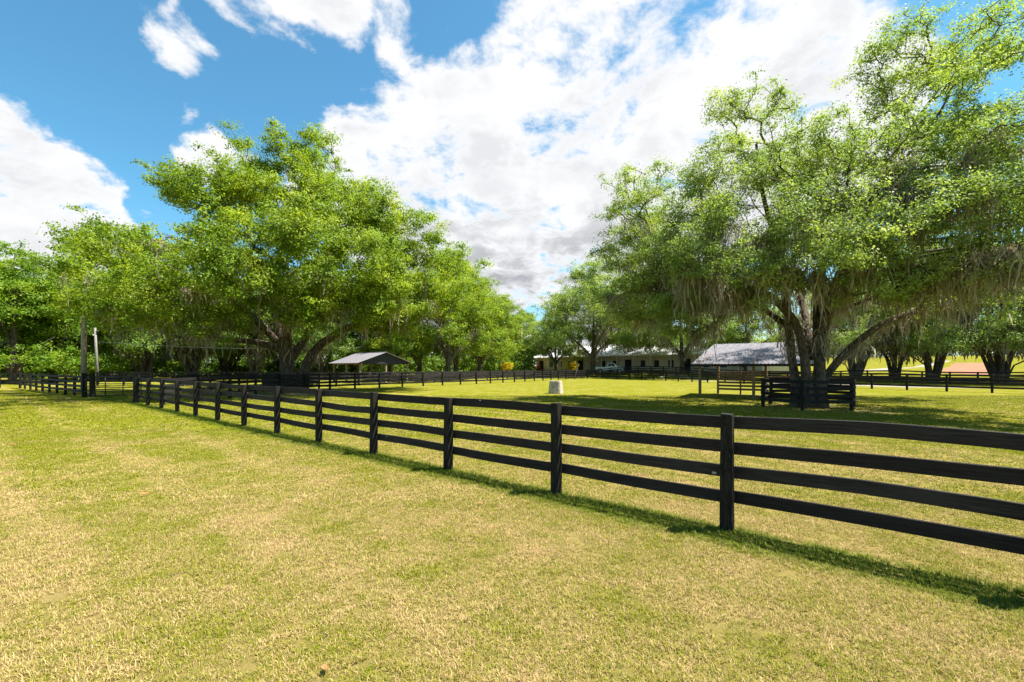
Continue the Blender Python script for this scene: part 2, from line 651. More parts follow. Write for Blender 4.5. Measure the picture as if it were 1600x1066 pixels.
M_WOOD = simple("weathered_timber", (0.22, 0.135, 0.075), 0.8, 0.35, 9.0, bump=0.3)
M_WOODPALE = simple("pale_timber", (0.24, 0.19, 0.13), 0.8, 0.25, 8.0, bump=0.2)
M_POLE = simple("utility_pole_timber", (0.27, 0.22, 0.155), 0.85, 0.25, 7.0, bump=0.3)
M_POLEGREY = simple("pale_pole", (0.17, 0.16, 0.14), 0.7, 0.15, 5.0)
M_GALV = mat_metal_roof("galvanised_sheet", (0.095, 0.09, 0.10), (0.18, 0.17, 0.19))
M_DARKSHEET = simple("dark_gable_sheet", (0.022, 0.020, 0.028), 0.6, 0.3, 5.0)
M_BARNROOF = mat_metal_roof("pale_barn_roof", (0.52, 0.51, 0.53), (0.62, 0.61, 0.63), 0.4)
M_BARNWALL = simple("cream_barn_wall", (0.58, 0.49, 0.385), 0.85, 0.08, 2.0)
M_TRIM = simple("white_trim", (0.55, 0.53, 0.50), 0.6, 0.05, 4.0)
M_DARK = simple("dark_opening", (0.012, 0.010, 0.010), 0.8, 0.3, 4.0)
M_GLASS = simple("dark_window_glass", (0.02, 0.025, 0.03), 0.12, 0.2, 3.0, spec=0.6)
M_GATE = simple("dark_gate_tube", (0.045, 0.040, 0.038), 0.5, 0.2, 8.0, metallic=0.3)
M_CONC = simple("pale_concrete", (0.38, 0.32, 0.25), 0.9, 0.32, 5.0, bump=0.3)
M_PAINTW = simple("white_car_paint", (0.80, 0.80, 0.80), 0.25, 0.03, 2.0, spec=0.6)
M_RED = simple("red_machine_paint", (0.36, 0.075, 0.045), 0.45, 0.2, 4.0)
M_RUBBER = simple("black_rubber", (0.015, 0.015, 0.015), 0.85, 0.2, 8.0)
M_CHROME = simple("wheel_metal", (0.5, 0.5, 0.5), 0.3, 0.1, 6.0, metallic=0.9)
M_LENS_R = simple("red_lens", (0.35, 0.02, 0.02), 0.3, 0.1, 6.0)
M_WIRE = simple("grey_wire", (0.16, 0.16, 0.155), 0.5, 0.1, 6.0)
M_SAND = simple("lane_sand", (0.22, 0.19, 0.145), 0.95, 0.2, 1.2, bump=0.2)
M_CLAY = simple("red_clay", (0.23, 0.095, 0.042), 0.95, 0.15, 0.5)
M_DEADLEAF = simple("dead_leaf", (0.30, 0.12, 0.04), 0.8, 0.35, 30.0)


# ------------------------------------------------------------------ ground
def smooth(a, b, x):
    t = np.clip((x - a) / (b - a), 0, 1)
    return t * t * (3 - 2 * t)


def ground_z(x, y):
    x = np.asarray(x, dtype=float)
    y = np.asarray(y, dtype=float)
    d = np.hypot(x, y)
    ang = np.degrees(np.arctan2(x, y))
    sb = (2.0 - x) * 0.774 + (112.0 - y) * 0.633           # metres in front of the barn
    tb = (x - 2.0) * 0.633 + (112.0 - y) * 0.774           # metres along it
    pad = 0.75 * (1 - smooth(5.5, 11.0, sb)) * smooth(-25, -5, tb) * (1 - smooth(60, 80, tb)) * smooth(-50, -30, sb)
    return pad + 5.4 * smooth(66, 210, d) * smooth(24, 36, ang) * (1 - smooth(95, 130, np.abs(ang)))


def build_ground():
    s = np.linspace(-1, 1, 221)
    ax = np.sinh(s * 5.2) / np.sinh(5.2) * 3500.0
    X, Y = np.meshgrid(ax, ax)
    Z = ground_z(X, Y)
    v = np.stack([X.ravel(), Y.ravel(), Z.ravel()], 1)
    n = len(ax)
    i = np.arange(n - 1)
    I, J = np.meshgrid(i, i)
    a = (J * n + I).ravel()
    f = np.stack([a, a + 1, a + n + 1, a + n], 1)
    o = obj("ground", mesh_arrays("ground", v, f, smooth=True), M_GROUND)
    tag(o, "wide mown lawn and pasture, yellow green with tan dry patches", kind="structure")


build_ground()


def strip_sheet(name, centre, width, mat, label, lift=0.006, kind="structure"):
    """a ribbon laid a few mm above the ground"""
    pts = []
    c = np.array(centre, float)
    # densify
    out = [c[0]]
    for a, b in zip(c[:-1], c[1:]):
        k = max(1, int(np.hypot(*(b - a)) / 2.0))
        for q in range(1, k + 1):
            out.append(a + (b - a) * q / k)
    c = np.array(out)
    t = np.gradient(c, axis=0)
    t /= np.linalg.norm(t, axis=1)[:, None]
    nrm = np.stack([-t[:, 1], t[:, 0]], 1)
    rs = np.random.default_rng(len(name))
    k = 5
    rows = []
    for j in range(k):
        w = (j / (k - 1) - 0.5) * width
        jit = rs.normal(0, width * 0.03, len(c)) if j in (0, k - 1) else 0
        q = c + nrm * (w + jit)[:, None] if not np.isscalar(jit) else c + nrm * w
        z = ground_z(q[:, 0], q[:, 1]) + lift
        rows.append(np.column_stack([q, z]))
    v = np.stack(rows, 1).reshape(-1, 3)
    n = len(c)
    f = []
    for i in range(n - 1):
        for j in range(k - 1):
            a = i * k + j
            f.append((a, a + 1, a + k + 1, a + k))
    o = obj(name, mesh_arrays(name, v, np.array(f)), mat)
    tag(o, label, kind=kind)
    return o


# ------------------------------------------------------------------ trees
def sub_polyline(pts, step):
    out = [np.array(pts[0], float)]
    for a, b in zip(pts[:-1], pts[1:]):
        a = np.array(a, float)
        b = np.array(b, float)
        k = max(1, int(round(np.linalg.norm(b[:3] - a[:3]) / step)))
        for q in range(1, k + 1):
            out.append(a + (b - a) * q / k)
    return out


def catmull(pts, per=5):
    P = [np.array(p, float) for p in pts]
    if len(P) < 3:
        return sub_polyline(P, 0.4)
    P = [2 * P[0] - P[1]] + P + [2 * P[-1] - P[-2]]
    out = []
    for i in range(1, len(P) - 2):
        for q in range(per):
            t = q / per
            a, b, c, d = P[i - 1], P[i], P[i + 1], P[i + 2]
            out.append(0.5 * ((2 * b) + (-a + c) * t + (2 * a - 5 * b + 4 * c - d) * t * t + (-a + 3 * b - 3 * c + d) * t ** 3))
    out.append(P[-2])
    return out


def edge_tubes(A, B, ra, rb, k):
    """vectorised frusta between rows of A and B"""
    n = len(A)
    t = B - A
    L = np.linalg.norm(t, axis=1, keepdims=True)
    t = t / np.maximum(L, 1e-6)
    ref = np.where(np.abs(t[:, 2:3]) > 0.9, np.array([[1.0, 0, 0]]), np.array([[0, 0, 1.0]]))
    u = np.cross(t, ref)
    u /= np.maximum(np.linalg.norm(u, axis=1, keepdims=True), 1e-6)
    w = np.cross(t, u)
    B2 = B + t * (rb * 0.5)[:, None]
    ang = np.arange(k) * 2 * math.pi / k
    ring = u[:, None, :] * np.cos(ang)[None, :, None] + w[:, None, :] * np.sin(ang)[None, :, None]
    va = A[:, None, :] + ring * ra[:, None, None]
    vb = B2[:, None, :] + ring * rb[:, None, None]
    v = np.concatenate([va, vb], 1).reshape(-1, 3)
    base = (np.arange(n) * 2 * k)[:, None]
    j = np.arange(k)[None, :]
    jn = (j + 1) % k
    f = np.stack([base + j, base + jn, base + k + jn, base + k + j], 2).reshape(-1, 4)
    return v, f


def stem_mesh_arrays(polys, seed, sides=18, flare=0.0):
    """continuous bark tubes with lumps; polys: list of (pts Nx4 with radius)"""
    V, F = [], []
    nb = 0
    for si, pl in enumerate(polys):
        P = np.array(pl)
        pts, rad = P[:, :3], P[:, 3]
        n = len(pts)
        tang = np.gradient(pts, axis=0)
        tang /= np.linalg.norm(tang, axis=1)[:, None]
        u = np.array([1.0, 0.2, 0.0])
        for i in range(n):
            u = u - tang[i] * np.dot(u, tang[i])
            u /= np.linalg.norm(u)
            w = np.cross(tang[i], u)
            for j in range(sides):
                q = 2 * math.pi * j / sides
                d = u * math.cos(q) + w * math.sin(q)
                p = pts[i] + d * rad[i]
                nz = mnoise.noise(Vector((p[0] * 1.6 + seed, p[1] * 1.6, p[2] * 0.55)))
                nz2 = mnoise.noise(Vector((p[0] * 4 + seed, p[1] * 4, p[2] * 1.2)))
                r = rad[i] * (1 + 0.15 * nz + 0.06 * nz2)
                if flare and pts[i][2] < 1.3:
                    r *= 1 + flare * (1 - max(pts[i][2], 0) / 1.3) ** 2 * (0.55 + 0.45 * math.sin(q * 3 + si * 1.7 + seed))
                V.append(pts[i] + d * r)
        for i in range(n - 1):
            for j in range(sides):
                k = (j + 1) % sides
                F.append((nb + i * sides + j, nb + i * sides + k, nb + (i + 1) * sides + k, nb + (i + 1) * sides + j))
        nb += n * sides
    return np.array(V), np.array(F)


def grow(stems, clumps, seed, alpha=0.32, tip=0.014, expo=2.35):
    """join clump centres to the stems by a path-weighted nearest-neighbour tree"""
    rs = np.random.default_rng(seed)
    cap = sum(len(s) for s in stems) + len(clumps) * 3 + 5
    P = np.zeros((cap, 3))
    path = np.zeros(cap)
    par = np.full(cap, -1)
    fixed = np.zeros(cap)
    tipf = np.zeros(cap, bool)
    n = 0
    for s in stems:
        first = True
        for row in s:
            P[n] = row[:3]
            fixed[n] = row[3]
            par[n] = -1 if first else n - 1
            path[n] = 0 if first else path[n - 1] + 0.35 * np.linalg.norm(P[n] - P[n - 1])
            if row[2] < 1.8:
                path[n] += 60
            first = False
            n += 1
    n_stem = n
    dmin = np.min(np.linalg.norm(clumps[:, None, :] - P[None, :n, :], axis=2), axis=1)
    order = np.argsort(dmin)
    for ci in order:
        c = clumps[ci]
        d = np.linalg.norm(P[:n] - c, axis=1)
        up = np.maximum(P[:n, 2] - c[2], 0)
        cost = d + alpha * path[:n] + 0.5 * up
        p = int(np.argmin(cost))
        L = d[p]
        prev = p
        for q in (0.36, 0.70, 1.0):
            pos = P[p] + (c - P[p]) * q
            if q < 1.0:
                pos = pos + rs.normal(0, 0.05, 3) * L + np.array([0, 0, 0.06 * L * math.sin(q * math.pi)])
            P[n] = pos
            par[n] = prev
            path[n] = path[prev] + np.linalg.norm(pos - P[prev])
            prev = n
            n += 1
        tipf[n - 1] = True
    P, par, fixed, tipf = P[:n], par[:n], fixed[:n], tipf[:n]
    acc = np.zeros(n)
    rad = np.zeros(n)
    for i in range(n - 1, -1, -1):
        if fixed[i] > 0:
            rad[i] = fixed[i]
            continue
        a = acc[i] + (tip ** expo if acc[i] == 0 else 0)
        rad[i] = a ** (1 / expo)
        if par[i] >= 0:
            acc[par[i]] += a
    idx = np.arange(n_stem, n)
    pr = par[idx]
    ra = np.minimum(rad[pr], np.maximum(rad[idx] * 1.25, tip))
    return P, par, rad, idx, pr, ra, n_stem, tipf


def leaf_quads(centres, normals, length, width, rs, droop=0.25):
    n = len(centres)
    r = rs.normal(size=(n, 3))
    r[:, 2] -= droop
    ax = r - normals * np.sum(r * normals, 1, keepdims=True)
    ax /= np.maximum(np.linalg.norm(ax, axis=1, keepdims=True), 1e-6)
    sd_ = np.cross(normals, ax)
    L = (length * rs.uniform(0.65, 1.35, n))[:, None]
    W = (width * rs.uniform(0.7, 1.3, n))[:, None]
    a = centres - ax * L * 0.5
    b = centres + sd_ * W * 0.5 + normals * W * 0.18 - ax * L * 0.08
    c = centres + ax * L * 0.5
    d = centres - sd_ * W * 0.5 + normals * W * 0.18 - ax * L * 0.08
    v = np.stack([a, b, c, d], 1).reshape(-1, 3)
    f = np.arange(n * 4).reshape(-1, 4)
    return v, f


def leaf_clumps(centres, radii, per, length, width, centre_of_crown, rs, flat=0.65):
    """sprays of leaves round the clump centres"""
    n = len(centres)
    cnt = np.maximum(4, (per * (radii / radii.mean()) ** 1.6).astype(int))
    idx = np.repeat(np.arange(n), cnt)
    m = len(idx)
    g = rs.normal(size=(m, 3))
    g /= np.linalg.norm(g, axis=1, keepdims=True)
    rr = rs.uniform(0, 1, m) ** 0.42
    # every clump is a handful of twigs: pull leaves towards 7 twig rays
    tw = rs.normal(size=(n, 7, 3))
    tw[:, :, 2] += 0.25
    tw /= np.linalg.norm(tw, axis=2, keepdims=True)
    pick = tw[idx, rs.integers(0, 7, m)]
    dirv = pick * 0.9 + g * 0.55
    off = dirv * rr[:, None] * radii[idx][:, None]
    off[:, 2] *= flat
    pos = centres[idx] + off
    out = pos - centre_of_crown
    out /= np.maximum(np.linalg.norm(out, axis=1, keepdims=True), 1e-6)
    loc = off / np.maximum(np.linalg.norm(off, axis=1, keepdims=True), 1e-6)
    nr = rs.normal(size=(m, 3)) * 0.55 + out * 0.35 + loc * 0.55 + np.array([0, 0, 0.45])
    nr /= np.linalg.norm(nr, axis=1, keepdims=True)
    return leaf_quads(pos, nr, length, width, rs)


def sample_lobes(lobes, n, rs, inner=0.45, bough=0.6):
    """clump centres through the lobes; lobes: (x,y,z,rx,ry,rz[,weight])"""
    sub = []
    for l in lobes:
        k = 7
        wq = l[6] if len(l) > 6 else 1.0
        g = rs.normal(size=(k, 3))
        g[:, 2] += 0.25
        g /= np.linalg.norm(g, axis=1, keepdims=True)
        for q in g:
            f = rs.uniform(0.28, 0.58)
            c = np.array(l[:3]) + q * np.array(l[3:6]) * (1.02 - f)
            sub.append((c[0], c[1], c[2], l[3] * f, l[4] * f, l[5] * f * 0.85, wq))
        sub.append(tuple(l[:6]) + (wq * 1.7,))
    lobes = sub
    Lb = np.array([l[:6] for l in lobes], float)
    wt = np.array([(l[6] if len(l) > 6 else 1.0) for l in lobes])
    area = (Lb[:, 3] * Lb[:, 4] + Lb[:, 4] * Lb[:, 5] + Lb[:, 3] * Lb[:, 5]) * wt
    pick = rs.choice(len(Lb), size=n * 4, p=area / area.sum())
    g = rs.normal(size=(n * 4, 3))
    g /= np.linalg.norm(g, axis=1, keepdims=True)
    rr = inner + (1 - inner) * rs.uniform(0, 1, n * 4) ** 0.55
    pts = Lb[pick, :3] + g * rr[:, None] * Lb[pick, 3:6]
    # thin out what lies deep inside another lobe
    stray = rs.uniform(size=len(pts)) < 0.07
    pts[stray] = Lb[pick[stray], :3] + g[stray] * Lb[pick[stray], 3:6] * rs.uniform(1.05, 1.35, (stray.sum(), 1))
    q = np.linalg.norm((pts[:, None, :] - Lb[None, :, :3]) / Lb[None, :, 3:6], axis=2).min(1)
    keep = (q > 0.60) | (rs.uniform(size=len(pts)) < 0.28)
    pts = pts[keep][:max(1, n // 6)]
    # each point is a bough of about six clumps, flat and spreading, with gaps to the next one
    br = bough * np.clip(rs.lognormal(0, 0.25, len(pts)), 0.5, 1.6)
    off = rs.normal(size=(len(pts), 6, 3)) * np.array([1, 1, 0.55]) * br[:, None, None]
    return (pts[:, None, :] + off).reshape(-1, 3)


def moss_strips(anchors, scale, rs, per=(8, 22), wmul=1.0):
    """hanging strands: each a tapering zig-zag ribbon of 4 segments"""
    V = []
    F = []
    nb = 0
    for a, s in zip(anchors, scale):
        k = rs.integers(*per)
        spread = 0.06 + 0.17 * s
        st = a + np.column_stack([rs.normal(0, spread, k), rs.normal(0, spread, k), rs.normal(0, 0.08, k)])
        rad_ = np.hypot(st[:, 0] - a[0], st[:, 1] - a[1]) / spread
        L = np.clip(rs.lognormal(-0.25, 0.35, k), 0.2, 2.6) * s * np.clip(1.35 - 0.55 * rad_, 0.25, 1.3)
        L = np.minimum(L, max(a[2] - 2.3, 0.3))
        w = rs.uniform(0.018, 0.050, k) * wmul * (0.6 + 0.5 * s)
        th = rs.uniform(0, math.pi, k)
        sdv = np.column_stack([np.cos(th), np.sin(th), np.zeros(k)])
        seg = 6
        rows = []
        pos = st.copy()
        drift = rs.normal(0, 0.02, (k, 3)) * s
        for q in range(seg + 1):
            ww = w * (0.6, 1.0, 0.7, 1.05, 0.65, 0.8, 0.06)[q] * rs.uniform(0.6, 1.4, k)
            rows.append(np.stack([pos - sdv * ww[:, None], pos + sdv * ww[:, None]], 1))
            drift = drift * 0.5 + rs.normal(0, 0.042, (k, 3)) * s
            pos = pos + drift - np.column_stack([np.zeros(k), np.zeros(k), L / seg])
        v = np.stack(rows, 1).reshape(-1, 3)      # k, seg+1, 2
        for i in range(k):
            b = nb + i * (seg + 1) * 2
            for q in range(seg):
                F.append((b + 2 * q, b + 2 * q + 1, b + 2 * q + 3, b + 2 * q + 2))
        nb += len(v)
        V.append(v)
    return np.concatenate(V), np.array(F)


def build_tree(name, label, cat, base, stems, lobes, n_clumps, per, leaf, clump_r, mat, seed,
               moss=0, moss_top=1.0, moss_len=1.0, group=None, flare=0.35, sides=18, inner=0.45, moss_w=1.0, moss_per=(8, 22), moss_min=0.03, bough=0.6):
    """stems: list of control polylines (x,y,z,r) relative to base; lobes relative to base"""
    rs = np.random.default_rng(seed)
    root = thing(name, label, cat, base, 0, group)
    polys = [catmull(s, 6) for s in stems]
    v, f = stem_mesh_arrays(polys, seed * 3.1, sides, flare)
    trunk = obj("trunk", mesh_arrays("trunk", v, f, True), M_BARK, root)
    cl = sample_lobes(lobes, n_clumps, rs, inner, bough)
    cl = cl[cl[:, 2] > 1.6]
    P, par, rad, idx, pr, ra, n_stem, tipf = grow(polys, cl, seed)
    bv, bf = [], []
    nb = 0
    for lo, hi, k in ((0.10, 9, 8), (0.03, 0.10, 5), (0, 0.03, 3)):
        s = (ra >= lo) & (ra < hi)
        if s.any():
            v, f = edge_tubes(P[pr[s]], P[idx[s]], ra[s], np.minimum(rad[idx[s]], ra[s]), k)
            bv.append(v)
            bf.append(f + nb)
            nb += len(v)
    obj("branches", mesh_arrays("branches", np.concatenate(bv), np.concatenate(bf), True), M_BARK, root)
    cc = np.mean([l[:3] for l in lobes], axis=0)
    cr = clump_r * np.clip(rs.lognormal(-0.08, 0.38, len(cl)), 0.4, 1.9)
    v, f = leaf_clumps(cl, cr, per, leaf[0], leaf[1], cc - np.array([0, 0, 2.0]), rs)
    obj("crown", mesh_arrays("crown", v, f), mat, root)
    if moss:
        zt = np.quantile(cl[:, 2], moss_top)
        cand = np.where((P[:, 2] < zt) & (P[:, 2] > 2.4) & (rad > moss_min) & (~tipf) & (np.arange(len(P)) >= n_stem * 0.3))[0]
        wgt = np.clip((zt - P[cand, 2]) / max(zt - 2.4, 0.1), 0.05, 1) ** 1.2
        pick = rs.choice(cand, size=min(moss, len(cand)), replace=False, p=wgt / wgt.sum())
        sc = moss_len * rs.uniform(0.45, 1.3, len(pick))
        sc = np.minimum(sc, np.maximum(P[pick, 2] - 1.9, 0.4))
        v, f = moss_strips(P[pick], sc, rs, per=moss_per, wmul=moss_w)
        mo = obj("hanging_moss", mesh_arrays("hanging_moss", v, f), M_MOSS, root)
        mo["kind"] = "stuff"
    return root


def lob(px, py, Z, rx, rz, ry, base, w=1.0):
    """crown lobe seen at photo (px,py) and depth Z, radii in px (x,z) and m (y)"""
    x = (px - 800) * Z / F_PX - base[0]
    z = (HOR - py) * Z / F_PX + EYE
    return (x, Z - base[1], z, rx * Z / F_PX, ry, rz * Z / F_PX, w)


def spt(px, py, Z, r, base):
    return ((px - 800) * Z / F_PX - base[0], Z - base[1], (HOR - py) * Z / F_PX + EYE, r)


# --- the great oak on the left
BL = (-18.0, 36.5, 0.0)
lobesL = [
    lob(440, 290, 37, 82, 58, 5.0, BL), lob(470, 238, 38, 42, 26, 2.6, BL, .9), lob(405, 262, 37, 40, 28, 3.0, BL, .9), lob(355, 320, 36, 62, 48, 4.5, BL),
    lob(276, 305, 37, 32, 20, 2.6, BL, .9), lob(535, 320, 37, 58, 52, 4.5, BL), lob(580, 350, 36, 42, 40, 3.5, BL),
    lob(205, 405, 36, 55, 36, 4.0, BL), lob(158, 408, 37, 30, 22, 2.6, BL), lob(235, 450, 28.5, 66, 46, 4.0, BL), lob(325, 410, 28, 80, 58, 4.5, BL),
    lob(450, 395, 29.5, 92, 66, 4.5, BL), lob(430, 465, 30, 80, 42, 4.0, BL), lob(555, 425, 32, 72, 56, 4.5, BL),
    lob(638, 350, 38, 34, 26, 2.8, BL), lob(655, 385, 38, 38, 36, 3.0, BL), lob(635, 435, 38, 52, 46, 4.0, BL), lob(600, 480, 34, 58, 34, 4.0, BL),
    lob(185, 478, 32, 50, 36, 4.0, BL), lob(290, 488, 30, 72, 34, 4.0, BL), lob(520, 490, 33, 60, 28, 3.5, BL),
    lob(420, 380, 45, 105, 80, 5.0, BL, .5), lob(560, 430, 46, 80, 60, 4.0, BL, .5), lob(280, 420, 45, 75, 58, 4.0, BL, .5),
    lob(704, 392, 40, 14, 18, 1.4, BL, .9), lob(690, 470, 38, 40, 36, 3.0, BL),
]
stemsL = [
    [(-0.15, 0, -0.25, 0.798), (-0.2, 0, 0.6, 0.622), (-0.3, 0.0, 1.8, 0.538), (-0.45, -0.1, 3.4, 0.504), (-1.0, 0, 5.2, 0.403), (-1.5, 0.3, 8.0, 0.286), (-1.0, 0.5, 12.0, 0.185)],
    [(0.45, 0.2, -0.2, 0.554), (0.85, 0.1, 1.2, 0.420), (1.7, -0.1, 2.9, 0.353), (3.3, -0.3, 4.3, 0.302), (5.6, -0.4, 5.4, 0.235), (8.4, -0.8, 5.7, 0.160)],
    [(-0.4, 0, 3.2, 0.336), (-2.4, -0.6, 3.9, 0.252), (-5.0, -1.2, 4.1, 0.210), (-8.0, -1.2, 4.3, 0.168), (-10.5, -0.8, 5.2, 0.118)],
    [(-0.3, 0, 3.0, 0.353), (0.2, -1.0, 5.2, 0.286), (0.8, -3.0, 7.5, 0.218), (1.2, -5.0, 9.5, 0.151)],
    [(-0.1, 0.3, 2.6, 0.336), (1.0, 1.2, 5.0, 0.286), (2.4, 1.6, 8.0, 0.227), (3.4, 1.0, 11.5, 0.151)],
    [(-0.4, 0.4, 3.0, 0.302), (-1.6, 2.4, 5.5, 0.235), (-3.0, 4.6, 8.0, 0.160)],
    [(-0.5, -0.2, 3.4, 0.302), (-2.6, -1.6, 6.2, 0.227), (-5.0, -2.6, 8.6, 0.160)],
]
build_tree("oak_tree", "huge spreading live oak with fresh green crown on the left, behind the gate", "tree",
           BL, stemsL, lobesL, 3000, 116, (0.170, 0.094), 0.66, M_OAK_L, 11, bough=0.72, moss=300, moss_top=0.40, moss_len=1.15, moss_min=0.022, moss_w=0.8, moss_per=(14, 34))

# --- the mossy oak on the right, in its black guard
BR = (14.5, 21.7, 0.0)
lobesR = [
    lob(1190, 195, 22, 68, 56, 2.2, BR, .85), lob(1185, 150, 22, 42, 28, 1.5, BR, .8), lob(1130, 290, 22, 72, 52, 2.6, BR, .8), lob(1250, 260, 21, 75, 60, 2.8, BR),
    lob(1340, 270, 19, 85, 75, 3.0, BR), lob(1430, 290, 18.5, 80, 75, 3.0, BR), lob(1180, 350, 19.5, 85, 60, 3.0, BR),
    lob(1290, 370, 17.5, 85, 60, 2.8, BR), lob(1080, 390, 21, 75, 52, 2.8, BR), lob(1130, 430, 20, 75, 45, 2.6, BR),
    lob(1010, 330, 27, 55, 55, 2.6, BR, .7), lob(1000, 400, 27, 62, 55, 3.0, BR), lob(1050, 455, 25, 65, 38, 3.0, BR),
    lob(1400, 110, 21.5, 55, 55, 2.0, BR, .85), lob(1490, 80, 21.5, 65, 50, 2.0, BR, .85), lob(1560, 140, 17.5, 70, 75, 2.6, BR, .7),
    lob(1500, 200, 17.5, 70, 55, 2.8, BR, .8), lob(1590, 270, 16, 75, 70, 3.0, BR), lob(1520, 330, 16, 65, 45, 2.6, BR),
    lob(1590, 420, 16.5, 70, 50, 3.0, BR), lob(1500, 420, 21, 60, 35, 2.6, BR), lob(1400, 390, 17.8, 70, 42, 2.4, BR),
    lob(1300, 300, 27, 120, 90, 3.0, BR, .6), lob(1480, 320, 27, 110, 100, 3.0, BR, .6), lob(1660, 250, 16.5, 80, 110, 3.0, BR, .8),
    lob(1220, 425, 18.5, 60, 32, 2.4, BR), lob(1455, 165, 20, 58, 45, 2.2, BR, .8), lob(1550, 60, 19, 55, 38, 2.0, BR, .7), lob(1440, 440, 18, 60, 26, 2.2, BR), lob(1090, 340, 22, 60, 40, 2.4, BR), lob(1150, 465, 20, 62, 30, 2.4, BR), lob(1060, 500, 24, 50, 28, 2.6, BR), lob(985, 470, 28, 48, 40, 3.0, BR), lob(1320, 430, 17.5, 60, 28, 2.2, BR), lob(1000, 285, 27, 40, 30, 2.2, BR, .7), lob(1660, 420, 17, 60, 60, 3.0, BR, .8),
]
stemsR = [
    [(0.30, -0.1, -0.2, 0.419), (0.34, -0.1, 0.6, 0.318), (0.40, 0, 1.8, 0.257), (0.46, 0.1, 3.2, 0.251), (0.46, 0.2, 5.0, 0.216), (0.7, 0.2, 7.5, 0.169), (0.6, 0.1, 10.5, 0.115)],
    [(-0.25, -0.15, -0.2, 0.352), (-0.32, -0.15, 1.0, 0.243), (-0.58, -0.3, 2.6, 0.196), (-1.10, -0.45, 4.05, 0.176), (-2.5, -0.7, 5.3, 0.155), (-4.4, -0.9, 5.7, 0.121), (-6.4, -0.5, 5.7, 0.087)],
    [(-0.35, 0.5, -0.2, 0.324), (-0.45, 0.5, 1.2, 0.223), (-0.62, 0.6, 2.8, 0.189), (-0.75, 0.7, 4.8, 0.176), (-1.1, 0.7, 7.4, 0.141), (-2.0, 0.6, 10.5, 0.095), (-2.4, 0.5, 13.0, 0.061)],
    [(0.42, 0.1, 0.9, 0.224), (0.95, -0.1, 1.9, 0.168), (1.75, -0.4, 3.0, 0.157), (2.9, -0.8, 4.0, 0.140), (4.8, -1.2, 4.9, 0.112), (7.0, -1.8, 6.6, 0.079)],
    [(0.45, 0.2, 2.8, 0.203), (1.3, 0.4, 5.6, 0.169), (2.6, 0.3, 9.0, 0.129), (4.4, 0.0, 12.8, 0.082), (6.2, -0.2, 15.6, 0.048)],
    [(0.35, 0.4, 2.4, 0.189), (0.9, 2.0, 5.0, 0.155), (1.6, 4.0, 8.0, 0.107)],
    [(0.42, -0.1, 3.4, 0.176), (0.2, -1.8, 6.0, 0.135), (0.0, -3.2, 8.4, 0.095)],
    [(-0.75, 0.7, 4.0, 0.149), (-3.0, 2.6, 6.6, 0.121), (-5.6, 4.6, 8.8, 0.082)],
]
build_tree("oak_tree", "tall multi-stemmed live oak draped in grey moss behind a black board guard on the right", "tree",
           BR, stemsR, lobesR, 3900, 86, (0.111, 0.056), 0.46, M_OAK_R, 23, bough=0.46, moss=760, moss_top=0.66, moss_len=1.05, flare=0.2, moss_w=0.55, moss_per=(22, 48))


